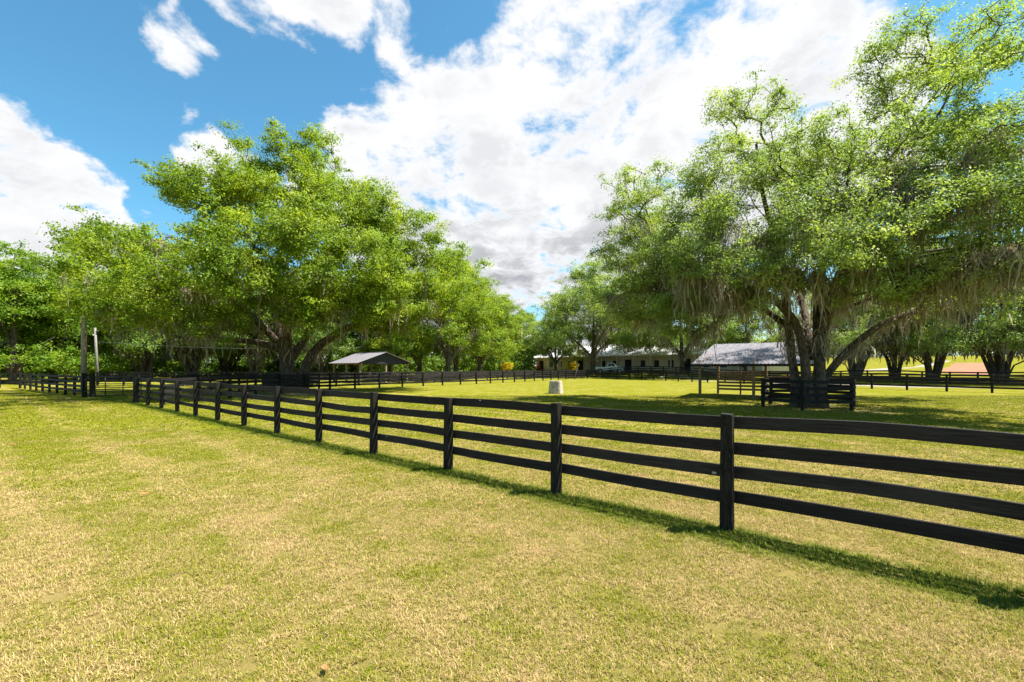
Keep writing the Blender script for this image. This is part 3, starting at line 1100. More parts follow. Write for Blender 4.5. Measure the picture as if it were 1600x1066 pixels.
# --- moderate trees for the middle distance
def generic_tree(name, label, H, Rc, seed, mat, n_clumps, per, leaf, cr, moss, stemn=1, trunk_r=0.45, low=0.28, group=None, base=(0, 0, 0), moss_len=1.2, cat="tree", skirt=1.0):
    rs = np.random.default_rng(seed)
    lobes = []
    zc = H * (low + (1 - low) * 0.52)
    hz = H * (1 - low) * 0.5
    for i in range(13):
        a = i * 2.399 + rs.uniform(-0.3, 0.3)
        q = math.sqrt((i + 0.5) / 13)
        zz = zc + hz * (0.62 * (1 - q ** 2) - 0.30 * q + rs.uniform(-0.22, 0.22))
        s = Rc * rs.uniform(0.30, 0.46)
        lobes.append((math.cos(a) * Rc * q * 0.74, math.sin(a) * Rc * q * 0.74, zz, s, s, s * 0.72))
    for i in range(6):
        a = i * 1.047 + rs.uniform(-0.3, 0.3)
        s = Rc * rs.uniform(0.24, 0.34)
        lobes.append((math.cos(a) * Rc * 0.80, math.sin(a) * Rc * 0.80, H * low * skirt * rs.uniform(0.8, 1.15) + s * 0.5, s, s, s * 0.75, 1.2))
    lobes.append((0, 0, H - Rc * 0.30, Rc * 0.36, Rc * 0.36, Rc * 0.30))
    lobes.append((rs.uniform(-1, 1), rs.uniform(-1, 1), zc, Rc * 0.55, Rc * 0.55, hz * 0.7, 0.5))
    stems = []
    fork = H * low * 0.55
    if stemn == 1:
        stems.append([(0, 0, -0.2, trunk_r * 1.25), (0.05, 0, fork * 0.5, trunk_r), (0.1, 0.05, fork, trunk_r * 0.85), (0.2, 0.1, H * 0.45, trunk_r * 0.55), (0.1, 0, H * 0.7, trunk_r * 0.25)])
    for i in range(stemn if stemn > 1 else 4):
        a = i * 2 * math.pi / max(stemn, 4 if stemn == 1 else stemn) + rs.uniform(-0.3, 0.3)
        ca, sa = math.cos(a), math.sin(a)
        if stemn > 1:
            stems.append([(ca * 0.35, sa * 0.35, -0.2, trunk_r * 0.95), (ca * 0.55, sa * 0.55, fork * 0.6, trunk_r * 0.72), (ca * 1.2, sa * 1.2, fork * 1.6, trunk_r * 0.55),
                          (ca * Rc * 0.35, sa * Rc * 0.35, H * 0.45, trunk_r * 0.38), (ca * Rc * 0.5, sa * Rc * 0.5, H * 0.62, trunk_r * 0.2)])
        else:
            z0 = fork * rs.uniform(0.8, 1.5)
            stems.append([(0, 0, z0, trunk_r * 0.7), (ca * Rc * 0.18, sa * Rc * 0.18, z0 + H * 0.10, trunk_r * 0.5), (ca * Rc * 0.42, sa * Rc * 0.42, z0 + H * 0.20, trunk_r * 0.3), (ca * Rc * 0.62, sa * Rc * 0.62, z0 + H * 0.26, trunk_r * 0.16)])
    return build_tree(name, label, cat, base, stems, lobes, n_clumps, per, leaf, cr, mat, seed, moss=moss, moss_top=0.45, moss_len=moss_len, group=group, flare=0.3, sides=12, moss_per=(6, 14), moss_w=1.5, moss_min=0.04, bough=0.75)


def gpos(px, Z):
    x, y = at(px, Z)
    return (x, y, float(ground_z(x, y)))


# protos stand where the first of each kind stands
bw, gd, rowg = "trees of the woodland edge", "bright trees beyond the left fence", "mossy oaks behind the lane"
t_row = generic_tree("oak_tree", "mossy oak with three thick stems behind the lane fence, left of the clay track", 15.0, 9.0, 31, M_OAK_R, 760, 78, (0.21, 0.105), 0.85, 300, stemn=4, trunk_r=0.40, low=0.30, group=rowg, base=gpos(1457, 54), moss_len=1.7)
t_mid = generic_tree("oak_tree", "broad oak with trunk in front of the barn, just left of the white pickup", 21.5, 10.5, 37, M_OAK_R, 1150, 62, (0.27, 0.14), 0.95, 200, stemn=1, trunk_r=0.42, skirt=1.25, low=0.21, base=gpos(926, 84), group="oaks in front of the barn", moss_len=1.6)
t_slim = generic_tree("broadleaf_tree", "straight-trunked tall tree beside the small gabled shed", 20.0, 7.2, 41, M_OAK_L, 760, 66, (0.26, 0.14), 0.9, 80, stemn=1, trunk_r=0.45, low=0.28, base=gpos(712, 74), group=bw)
t_maple = generic_tree("broadleaf_tree", "bright green leafy tree at the left picture edge beyond the fence corner", 16.0, 7.0, 43, M_BRIGHT, 800, 66, (0.26, 0.15), 0.9, 0, stemn=1, trunk_r=0.40, low=0.10, base=gpos(18, 51), group=gd)
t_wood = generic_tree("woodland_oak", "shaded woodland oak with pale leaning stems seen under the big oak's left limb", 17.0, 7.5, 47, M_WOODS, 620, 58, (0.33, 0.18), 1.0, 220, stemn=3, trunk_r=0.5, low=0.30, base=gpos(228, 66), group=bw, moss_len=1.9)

for (px, Z, s, rz, lab) in (
        (1337, 55, 0.86, 1.1, "mossy oak behind the lane fence, nearest the galvanised shed roof"),
        (1398, 57, 0.80, 2.4, "slender mossy oak behind the lane fence, second from the galvanised shed"),
        (1562, 52, 1.00, 3.9, "wide V-forked mossy oak behind the lane fence, right of the clay track"),
        (1668, 50, 1.05, 5.2, "mossy oak at the right picture edge behind the lane fence")):
    copy_thing(t_row, gpos(px, Z), rz, s, lab, rowg)
for (px, Z, s, rz, lab) in (
        (1000, 88, 0.92, 0.2, "oak directly behind the white pickup's bonnet"),
        (1066, 73, 0.88, 2.0, "oak with a dark trunk in front of the barn, just left of the galvanised shed"),
        (1165, 70, 0.72, 4.1, "oak behind the galvanised shed roof"),
        (868, 92, 0.66, 1.0, "low dark green oak in front of the barn's hipped roof end")):
    copy_thing(t_mid, gpos(px, Z), rz, s, lab, "oaks in front of the barn")
for (px, Z, s, rz, lab) in (
        (655, 72, 0.86, 1.3, "leafy tree directly behind the gabled shed's right post"),
        (750, 80, 0.84, 2.2, "fork-trunked tree left of the thin lamp post"),
        (700, 64, 0.95, 5.0, "tall tree rising beside the big left oak's right edge"),
        (783, 98, 0.88, 3.7, "distant round tree above the yellow-flowered shrub"),
        (818, 112, 0.78, 0.6, "distant small tree above the tall bare pole beside the barn roof"),
        (610, 76, 0.80, 4.4, "leafy tree behind the gabled shed's dark gable")):
    copy_thing(t_slim, gpos(px, Z), rz, s, lab, bw)
for (px, Z, s, rz, lab) in (
        (84, 58, 0.92, 1.6, "bright green leafy tree just left of the tall utility pole"),
        (-45, 56, 1.10, 3.0, "bright green leafy tree cut by the left picture edge"),
        (122, 70, 0.85, 4.6, "bright green tree standing behind the two utility poles")):
    copy_thing(t_maple, gpos(px, Z), rz, s, lab, gd)
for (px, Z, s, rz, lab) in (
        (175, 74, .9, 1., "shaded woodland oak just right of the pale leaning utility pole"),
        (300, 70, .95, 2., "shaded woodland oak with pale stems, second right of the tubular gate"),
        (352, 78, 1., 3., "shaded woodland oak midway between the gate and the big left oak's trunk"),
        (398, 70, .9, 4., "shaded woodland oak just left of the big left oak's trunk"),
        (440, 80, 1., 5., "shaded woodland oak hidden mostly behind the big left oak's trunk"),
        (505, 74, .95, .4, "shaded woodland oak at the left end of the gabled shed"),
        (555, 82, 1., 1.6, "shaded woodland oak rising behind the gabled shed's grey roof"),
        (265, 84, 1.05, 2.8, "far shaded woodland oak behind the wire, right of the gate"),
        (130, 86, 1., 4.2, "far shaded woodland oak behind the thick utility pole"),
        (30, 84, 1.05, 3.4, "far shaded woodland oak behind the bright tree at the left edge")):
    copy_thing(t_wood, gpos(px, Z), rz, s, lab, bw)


def thicket(name, label, spans, mat, seed, leaf, per, cr):
    """undergrowth and far woods that read as one mass"""
    rs = np.random.default_rng(seed)
    pts = []
    for (a0, a1, z0, z1, h0, h1, n) in spans:
        px = rs.uniform(a0, a1, n)
        Z = rs.uniform(z0, z1, n)
        x = (px - 800) * Z / F_PX
        top = h0 + (h1 - h0) * np.array([0.5 + 0.5 * mnoise.noise(Vector((q * 0.045, w * 0.01, seed))) + 0.25 * mnoise.noise(Vector((q * 0.15, w * 0.03, seed + 9))) for q, w in zip(x, Z)])
        z = ground_z(x, Z) + rs.uniform(0, 1, n) ** 0.75 * np.maximum(top, 1.0)
        pts.append(np.column_stack([x, Z, z]))
    pts = np.concatenate(pts)
    v, f = leaf_clumps(pts, cr * rs.uniform(0.7, 1.3, len(pts)), per, leaf[0], leaf[1], np.array([0, 60, -10.0]), rs, flat=0.8)
    o = obj(name, mesh_arrays(name, v, f), mat)
    tag(o, label, "woodland", kind="stuff")
    return o


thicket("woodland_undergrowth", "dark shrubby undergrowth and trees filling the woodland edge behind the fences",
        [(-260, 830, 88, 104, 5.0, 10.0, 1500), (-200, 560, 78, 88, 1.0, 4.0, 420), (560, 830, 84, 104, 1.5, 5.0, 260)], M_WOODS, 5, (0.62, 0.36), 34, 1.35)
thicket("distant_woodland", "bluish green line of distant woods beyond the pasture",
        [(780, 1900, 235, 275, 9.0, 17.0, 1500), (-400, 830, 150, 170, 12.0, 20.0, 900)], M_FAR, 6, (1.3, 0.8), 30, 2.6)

# ------------------------------------------------------------------ fences
BOARD_H, BOARD_T = 0.150, 0.028
TOPS = (1.365, 1.065, 0.765, 0.465)


def board_mesh(seed, warp=0.012):
    """a one-metre board (scaled in x to its bay), gently warped"""
    rs = np.random.default_rng(seed)
    n = 9
    xs = np.linspace(0, 1, n)
    dz = np.sin(xs * math.pi) * rs.normal(0, warp) + np.cumsum(rs.normal(0, warp * 0.12, n))
    dy = np.sin(xs * math.pi) * rs.normal(0, warp)
    dz -= dz[0] + (dz[-1] - dz[0]) * xs
    h, t, b = BOARD_H / 2, BOARD_T / 2, 0.006
    prof = [(-t, -h + b), (-t, h - b), (-t + b, h), (t - b, h), (t, h - b), (t, -h + b), (t - b, -h), (-t + b, -h)]
    v, f = [], []
    for i in range(n):
        for (y, z) in prof:
            v.append((xs[i], y + dy[i], z + dz[i]))
    m = len(prof)
    for i in range(n - 1):
        for j in range(m):
            k = (j + 1) % m
            f.append((i * m + j, (i + 1) * m + j, (i + 1) * m + k, i * m + k))
    f.append(tuple(range(m)))
    f.append(tuple(reversed(range((n - 1) * m, n * m))))
    me = bpy.data.meshes.new("board")
    me.from_pydata(v, [], f)
    bm = bmesh.new()
    bm.from_mesh(me)
    bmesh.ops.recalc_face_normals(bm, faces=bm.faces)
    bm.to_mesh(me)
    bm.free()
    me.materials.append(M_BOARD)
    return me


BOARDS = [board_mesh(100 + i) for i in range(10)]


def post_mesh(w, d, h, seed):
    rs = np.random.default_rng(seed)
    mb = MB()
    hw, hd = w / 2, d / 2
    lv = [(-0.3, 1.0), (0.0, 1.02), (h * 0.5, 1.0), (h - 0.012, 0.98), (h, 0.93)]
    m = 8
    for (z, s) in lv:
        for (x, y) in ((-1, -.8), (-.8, -1), (.8, -1), (1, -.8), (1, .8), (.8, 1), (-.8, 1), (-1, .8)):
            mb.v.append((x * hw * s + rs.normal(0, .0025), y * hd * s + rs.normal(0, .0025), z + (rs.normal(0, 0.003) if z > 1 else 0)))
    for i in range(len(lv) - 1):
        for j in range(m):
            k = (j + 1) % m
            mb.f.append((i * m + j, i * m + k, (i + 1) * m + k, (i + 1) * m + j))
    e = (len(lv) - 1) * m
    mb.f.append(tuple(e + j for j in range(m)))
    me = mb.mesh("post")
    me.materials.append(M_POST)
    return me


POSTS = [post_mesh(0.135, 0.135, 1.37, 200 + i) for i in range(4)]
BIGPOST = [post_mesh(0.24, 0.24, 1.55, 300 + i) for i in range(2)]


def fence(label, pts, side=1, big=(), rails=TOPS, closed=False, skip_posts=(), cat="fence", name="board_fence", tilt=0.008, no_rail=()):
    """posts at pts, boards nailed on one side (side=+1: left of travel direction)"""
    rs = np.random.default_rng(len(label) * 7 + len(pts))
    pts = [Vector((p[0], p[1], float(ground_z(p[0], p[1])))) for p in pts]
    o = thing(name, label, cat, pts[0])
    n = len(pts)
    for i, p in enumerate(pts):
        if i in skip_posts:
            continue
        q = pts[(i + 1) % n] if (closed or i < n - 1) else p + (p - pts[i - 1])
        r = pts[i - 1] if (i > 0 or closed) else p - (q - p)
        dirv = q - r
        me = BIGPOST[i % 2] if i in big else POSTS[i % 4]
        obj("post", me, None, o, loc=p - pts[0], rot=(rs.normal(0, tilt), rs.normal(0, tilt), math.atan2(dirv.y, dirv.x) + rs.normal(0, 0.03)),
            scale=(1, 1, rs.uniform(0.985, 1.02)))
    for i in range(n if closed else n - 1):
        if i in no_rail:
            continue
        a, b = pts[i], pts[(i + 1) % n]
        dirv = b - a
        L = dirv.length
        t = dirv.normalized()
        nr = Vector((-t.y, t.x, 0)) * side
        off = 0.0675 + BOARD_T / 2 + 0.003
        for k, tz in enumerate(rails):
            za, zb = rs.normal(0, 0.008), rs.normal(0, 0.008)
            st = a + nr * (off + rs.uniform(0, 0.004)) + Vector((0, 0, tz - BOARD_H / 2 + za)) + t * 0.004
            pitch = -math.atan2((b.z + zb) - (a.z + za), L)
            sx = L - 0.008
            flip = rs.random() < 0.5
            obj("board", BOARDS[rs.integers(0, 10)], None, o, loc=st - pts[0], rot=(0, pitch, math.atan2(t.y, t.x)), scale=(sx, 1, -1 if flip else 1))
    return o


DIRN = Vector((-1.887, 1.547))
P0 = Vector((2.57, 5.36))
near_pts = [P0 + DIRN * k for k in (-2.12, -1.06) + tuple(range(0, 13))]
fence("black four-board fence running from the right foreground to the gate post", [(p.x, p.y) for p in near_pts], side=-1, big=(14,))
GP = near_pts[-1]


def polyline_posts(ctrl, step):
    """posts every step metres along a smooth curve"""
    c = np.array(catmull([tuple(p) + (0, 0) for p in ctrl], 12))[:, :2]
    d = np.r_[0, np.cumsum(np.linalg.norm(np.diff(c, axis=0), axis=1))]
    k = int(round(d[-1] / step))
    s = np.linspace(0, d[-1], k + 1)
    return [(float(np.interp(q, d, c[:, 0])), float(np.interp(q, d, c[:, 1]))) for q in s]


# fence beyond the gate, then the cross fence at the far left
A1 = (-27.3, 28.6)
fence("black four-board fence running away from the gate to the far left corner", polyline_posts([A1, (-36, 34.6), (-44.6, 40.6)], 2.44), side=1, big=(0,))
fence("black board fence crossing at the far left below the bright green trees", polyline_posts([(-44.9, 40.9), (-52, 42.2), (-62, 43.5)], 2.44), side=1)
fence("black board fence far behind the tubular gate", polyline_posts([(-43.5, 47.0), (-36, 48.2), (-27, 49.0), (-21.5, 49.4)], 2.44), side=1)

# the paddock's other sides: up past the left oak, round the far corner and down the right
inner = [(-17.6, 22.6), (-17.35, 27.5), (-16.8, 32.3), (-14.6, 38.0), (-9.1, 44.6), (-3.9, 50.6), (1.7, 58.6), (5.6, 64.8), (8.6, 69.4), (11.3, 71.8), (14.6, 72.2),
         (17.4, 69.8), (20.3, 64.6), (23.4, 56.8), (27.2, 49.0), (31.0, 41.4), (34.2, 35.6), (37.4, 30.8), (42.6, 23.0)]
fence("black board fence closing the far side of the paddock", polyline_posts(inner, 2.5), side=1)
outer = [(-22.9, 30.6), (-21.6, 35.5), (-20.2, 40.5), (-15.5, 47.0), (-9.5, 54.2), (-4.0, 61.5), (0.8, 69.0), (4.2, 75.0), (9.0, 79.6), (15.0, 80.6),
         (21.5, 77.5), (26.4, 70.4), (30.6, 62.0), (36.0, 54.5), (44.0, 50.6), (56.0, 47.5), (68.0, 45.5)]
fence("second black board fence along the outside of the lane behind the paddock", polyline_posts(outer, 2.5), side=-1)

strip_sheet("lane", [(24.0, 72.0), (28.0, 62.0), (33.0, 51.5), (38.5, 44.0), (47.0, 39.5), (60.0, 37.0), (75, 35.5)], 4.2, M_SAND, "pale sandy lane between the two black fences")


def hexpts(c, r, a0):
    return [(c[0] + r * math.cos(R(a0 + 60 * i)), c[1] + r * math.sin(R(a0 + 60 * i))) for i in range(6)]


fence("black six-sided board guard round the mossy right-hand oak", hexpts((14.25, 21.6), 2.0, 171), side=-1, closed=True, cat="tree guard", name="tree_guard")
fence("black six-sided board guard round the big left oak's trunk", hexpts((-17.9, 36.4), 2.05, 150), side=-1, closed=True, cat="tree guard", name="tree_guard")

# ------------------------------------------------------------------ gate
def tube_gate():
    L, H = 3.7, 1.15
    g = thing("tube_gate", "dark tubular metal gate hanging between the black gate posts", "gate", (A1[0] + 0.20, A1[1] - 0.10, 0.16), math.atan2(-0.06, 1.0))
    for z in (0, 0.24, 0.48, 0.72, 0.96, H):
        MB().tube([(0, 0, z), (L, 0, z)], 0.022 if z not in (0, H) else 0.028, 8).build("gate_bar", M_GATE, g, smooth=True)
    for x in (0.0, L * 0.36, L * 0.68, L):
        MB().tube([(x, -0.03 if 0 < x < L else 0, -0.01), (x, -0.03 if 0 < x < L else 0, H + 0.01)], 0.026, 8).build("gate_upright", M_GATE, g, smooth=True)
    for z in (0.2, 0.95):
        MB().box(-0.12, 0.0, -0.02, 0.02, z - 0.03, z + 0.03).build("hinge", M_GATE, g, bevel=0.004)
    return g


tube_gate()


def lone_post(x, y, label):
    o = obj("gate_post", BIGPOST[1], None, None, loc=(x, y, 0), rot=(0.01, -0.01, 0.4))
    tag(o, label, "post")


lone_post(-26.35, 28.15, "thick black gate post standing beside the tubular gate's hinge end")


# ------------------------------------------------------------------ sheds
def ribbed_sheet(w, l, ribs=4, t=0.004, rh=0.03):
    """roofing sheet in local xy (x across, y down the slope) with raised ribs"""
    prof = []
    for i in range(ribs):
        x = w * (i + 0.5) / ribs
        prof += [(x - 0.045, 0), (x - 0.02, rh), (x + 0.02, rh), (x + 0.045, 0)]
    prof = [(0, 0)] + prof + [(w + 0.02, 0)]
    v, f = [], []
    for (x, z) in prof:
        v += [(x, 0, z), (x, l, z), (x, 0, z - t), (x, l, z - t)]
    for i in range(len(prof) - 1):
        a, b = i * 4, (i + 1) * 4
        f += [(a, b, b + 1, a + 1), (a + 2, a + 3, b + 3, b + 2), (a, a + 2, b + 2, b), (a + 1, b + 1, b + 3, a + 3)]
    e = (len(prof) - 1) * 4
    f += [(0, 1, 3, 2), (e, e + 2, e + 3, e + 1)]
    me = bpy.data.meshes.new("roof_sheet")
    me.from_pydata(v, [], f)
    bm = bmesh.new()
    bm.from_mesh(me)
    bmesh.ops.recalc_face_normals(bm, faces=bm.faces)
    bm.to_mesh(me)
    bm.free()
    return me


def shed_right():
    u = Vector((0.80, -0.60, 0))
    o = thing("run_in_shed", "open timber run-in shed with a sloping galvanised roof behind the mossy oak", "shed", (12.0, 28.6, 0), math.atan2(u.y, u.x))
    W, L = 5.0, 6.1                       # local x along the front, y to the back
    zf, zb = 2.18, 3.42
    for x in (0, 3.05, 6.1):
        for y, h in ((0, zf), (W, zb)):
            MB().box(x - 0.075, x + 0.075, y - 0.075, y + 0.075, -0.3, h).build("post", M_WOOD, o, bevel=0.008)
        # rafters
        MB().hull8([(x + 0.08, -0.5, zf - 0.13), (x + 0.13, -0.5, zf - 0.13), (x + 0.13, W + 0.4, zb + 0.0), (x + 0.08, W + 0.4, zb + 0.0),
                    (x + 0.08, -0.5, zf + 0.02), (x + 0.13, -0.5, zf + 0.02), (x + 0.13, W + 0.4, zb + 0.15), (x + 0.08, W + 0.4, zb + 0.15)]).build("rafter", M_WOOD, o)
    MB().box(-0.4, 6.5, -0.12, -0.077, zf - 0.20, zf - 0.02).build("front_beam", M_WOOD, o, bevel=0.005)
    MB().box(-0.4, 6.5, W + 0.077, W + 0.12, zb - 0.20, zb - 0.02).build("back_beam", M_WOOD, o, bevel=0.005)
    slope = math.atan2(zb - zf, W)
    ln = (W + 1.0) / math.cos(slope)
    me = ribbed_sheet(0.76, ln, 4)
    me.materials.append(M_GALV)
    z0 = zf + 0.075 - 0.55 * math.tan(slope)
    for i in range(9):
        obj("roof_sheet", me, None, o, loc=(-0.4 + i * 0.765, -0.55, z0 + (0.004 if i % 2 else 0)), rot=(slope, 0, 0))
    # purlins and dark eave trim
    for y in (-0.45, 1.3, 3.1, 4.9):
        z = zf + 0.03 + y * math.tan(slope)
        MB().box(-0.4, 6.5, y - 0.03, y + 0.03, z - 0.02, z + 0.03).build("purlin", M_WOOD, o)
    MB().box(-0.42, 6.52, -0.60, -0.575, z0 - 0.14, z0 + 0.0).build("eave_trim", M_DARK, o)
    # slatted panel on the back wall's first bay and half panels elsewhere
    for x0, x1 in ((0.08, 2.97),):
        for z in (0.28, 0.52, 0.76, 1.0, 1.24, 1.46):
            MB().box(x0, x1, W - 0.115, W - 0.08, z, z + 0.15).build("wall_board", M_WOOD, o, bevel=0.004)
    for z in (0.55, 0.85, 1.15):
        MB().box(3.13, 6.02, W - 0.115, W - 0.08, z, z + 0.14).build("wall_board", M_WOOD, o, bevel=0.004)
    MB().box(1.45, 1.55, W - 0.20, W - 0.116, -0.2, 3.0).build("stud", M_WOOD, o)
    MB().box(4.4, 5.6, W - 0.6, W - 0.2, 0.62, 1.30).build("feed_bin", M_WOOD, o, bevel=0.02)


shed_right()


def shed_left():
    d = Vector((-0.68, 0.73, 0))           # ridge runs away to the left
    o = thing("gabled_shed", "open gabled shed with a grey sheet roof and dark gable beyond the left oak", "shed", (-15.6, 55.0, 0), math.atan2(d.y, d.x))
    Lr, hw = 8.2, 3.3
    ze, zr = 2.45, 3.65
    pitch = math.atan2(zr - ze, hw)
    ln = (hw + 0.35) / math.cos(pitch)
    me = ribbed_sheet(0.8, ln, 4)
    me.materials.append(M_GALV)
    for i in range(11):
        x = -0.4 + 0.81 * i
        obj("roof_sheet", me, None, o, loc=(x, -hw - 0.35, ze + 0.06 - 0.35 * math.tan(pitch)), rot=(pitch, 0, 0))
        obj("roof_sheet", me, None, o, loc=(x + 0.82, hw + 0.35, ze + 0.06 - 0.35 * math.tan(pitch)), rot=(pitch, 0, math.pi))
    MB().tube([(-0.42, 0, zr + 0.08), (8.55, 0, zr + 0.08)], 0.07, 6).build("ridge_cap", M_GALV, o)
    for x in (-0.02, Lr):
        g = MB()
        g.v = [(x - 0.03, -hw, ze - 0.15), (x - 0.03, hw, ze - 0.15), (x - 0.03, hw, ze), (x - 0.03, 0, zr), (x - 0.03, -hw, ze),
               (x + 0.03, -hw, ze - 0.15), (x + 0.03, hw, ze - 0.15), (x + 0.03, hw, ze), (x + 0.03, 0, zr), (x + 0.03, -hw, ze)]
        g.f = [(0, 1, 2, 3, 4), (9, 8, 7, 6, 5)] + [(i, (i + 1) % 5, (i + 1) % 5 + 5, i + 5) for i in range(5)]
        g.build("gable_panel", M_DARKSHEET, o)
    for y in (-3.1, -0.2, 3.1):
        for x in (0.12, 4.1, 8.0):
            MB().box(x - 0.09, x + 0.09, y - 0.09, y + 0.09, -0.2, ze - 0.02 if abs(y) > 1 else ze + 0.3).build("post", M_WOODPALE, o, bevel=0.01)
    for y in (-3.1, 3.1):
        MB().box(-0.3, 8.4, y - 0.05, y + 0.05, ze - 0.22, ze - 0.03).build("eave_beam", M_WOOD, o)
    for z in (0.3, 0.6, 0.9, 1.2):
        MB().box(4.2, 7.9, -0.12, -0.08, z, z + 0.2).build("partition_board", M_WOOD, o)
    MB().box(0.9, 2.8, -1.9, -0.9, 0.0, 0.8).build("hay_feeder", M_WOOD, o, bevel=0.03)


shed_left()


# ------------------------------------------------------------------ barn
def barn():
    a = Vector((2.0, 112.0, 0.75))
    b = Vector((38.0, 68.0, 0.75))
    u = (b - a).normalized()
    L = (b - a).length
    o = thing("stable_barn", "long cream stable barn with a pale hipped metal roof behind the paddock", "barn", a, math.atan2(u.y, u.x))
    D, ze, zr = 13.0, 3.35, 6.0
    ov = 1.1
    # hipped roof: left hip, right hip, each slope its own panel
    x0, x1, y0, y1 = -ov, L + ov, -ov, D + ov
    ym = D / 2
    hip = ym - y0
    zt = zr
    A, B, C_, Dd = (x0, y0, ze), (x1, y0, ze), (x1, y1, ze), (x0, y1, ze)
    E, Fp = (x0 + hip, ym, zt), (x1 - hip, ym, zt)

    def slab(name, pts, m):
        mb = MB()
        n = len(pts)
        mb.v = [p for p in pts] + [(p[0], p[1], p[2] - 0.12) for p in pts]
        mb.f = [tuple(range(n)), tuple(range(2 * n - 1, n - 1, -1))] + [(i, (i + 1) % n, (i + 1) % n + n, i + n) for i in range(n)]
        return mb.build(name, m, r_)

    r_ = thing("roof", None, None)
    r_.parent = o
    slab("front_slope", [A, B, Fp, E], M_BARNROOF)
    slab("back_slope", [C_, Dd, E, Fp], M_BARNROOF)
    slab("hip_slope", [Dd, A, E], M_BARNROOF)
    slab("hip_slope", [B, C_, Fp], M_BARNROOF)
    # standing seams on the front slope
    nse = int((x1 - x0) / 0.9)
    seam = MB()
    for i in range(1, nse):
        x = x0 + i * 0.9
        t = 1.0
        if x < E[0]:
            t = (x - x0) / hip
        elif x > Fp[0]:
            t = (x1 - x) / hip
        yy, zz = y0 + (ym - y0) * t, ze + (zt - ze) * t
        seam.hull8([(x - .02, y0, ze), (x + .02, y0, ze), (x + .02, yy, zz), (x - .02, yy, zz),
                    (x - .02, y0, ze + .05), (x + .02, y0, ze + .05), (x + .02, yy, zz + .05), (x - .02, yy, zz + .05)])
    so = seam.build("roof_seams", M_BARNROOF, r_)
    so["kind"] = "stuff"
    MB().box(x0, x1, y0 - 0.04, y0 - 0.005, ze - 0.22, ze - 0.01).build("fascia", M_TRIM, r_)
    # front wall with openings
    ops = []
    x = 7.0
    k = 0
    while x < L - 3:
        if k % 4 == 0:
            ops.append((x, x + 1.6, 0.0, 2.6, "dark_doorway"))
            x += 3.6
        else:
            ops.append((x, x + 1.1, 1.1, 2.4, "window"))
            x += 2.9
        k += 1
    xs = sorted({6.0, L} | {q for op in ops for q in op[:2]})
    wall = MB()
    for xa, xb in zip(xs[:-1], xs[1:]):
        op = [q for q in ops if abs(q[0] - xa) < 1e-6]
        if op:
            _, _, za, zb, _ = op[0]
            if za > 0:
                wall.box(xa, xb, 0, 0.2, -0.1, za)
            wall.box(xa, xb, 0, 0.2, zb, ze - 0.13)
        else:
            wall.box(xa, xb, 0, 0.2, -0.1, ze - 0.13)
    wall.build("front_wall", M_BARNWALL, o)
    MB().box(6.0, 6.2, 0.2, D, -0.1, ze - 0.13).build("end_wall", M_BARNWALL, o)
    MB().box(L - 0.2, L, 0.2, D, -0.1, ze - 0.13).build("end_wall", M_BARNWALL, o)
    MB().box(6.2, L - 0.2, D - 0.2, D, -0.1, ze - 0.13).build("back_wall", M_BARNWALL, o)
    for (xa, xb, za, zb, kd) in ops:
        if kd == "dark_doorway":
            dd = MB().box(xa + 0.02, xb - 0.02, 0.12, 0.18, 0.0, zb - 0.02).build("dark_doorway", M_DARK, o)  # dark panel put in for the unlit stall interior
            MB().box(xa - 0.08, xa, -0.03, 0.0, 0, zb + 0.08).box(xb, xb + 0.08, -0.03, 0.0, 0, zb + 0.08).box(xa, xb, -0.03, 0.0, zb, zb + 0.08).build("door_frame", M_TRIM, dd)
        else:
            ww = MB().box(xa + 0.02, xb - 0.02, 0.10, 0.14, za + 0.02, zb - 0.02).build("window", M_GLASS, o)
            MB().box(xa - 0.08, xa, -0.03, 0.0, za - 0.08, zb + 0.08).box(xb, xb + 0.08, -0.03, 0.0, za - 0.08, zb + 0.08).box(xa, xb, -0.03, 0.0, zb, zb + 0.08).box(xa, xb, -0.05, 0.0, za - 0.08, za).build("window_frame", M_TRIM, ww)
    n = int(L / 3.6)
    for i in range(n + 1):
        x = -ov + 0.4 + i * (L + 2 * ov - 0.8) / n
        MB().box(x - 0.11, x + 0.11, -ov + 0.2, -ov + 0.42, -0.2, ze - 0.13).build("porch_post", M_TRIM, o, bevel=0.01)
    for y in (2.5, 6.5, 10.5):
        MB().box(-ov + 0.3, -ov + 0.52, y - 0.11, y + 0.11, -0.2, ze - 0.13).build("porch_post", M_TRIM, o, bevel=0.01)
    return o


barn()


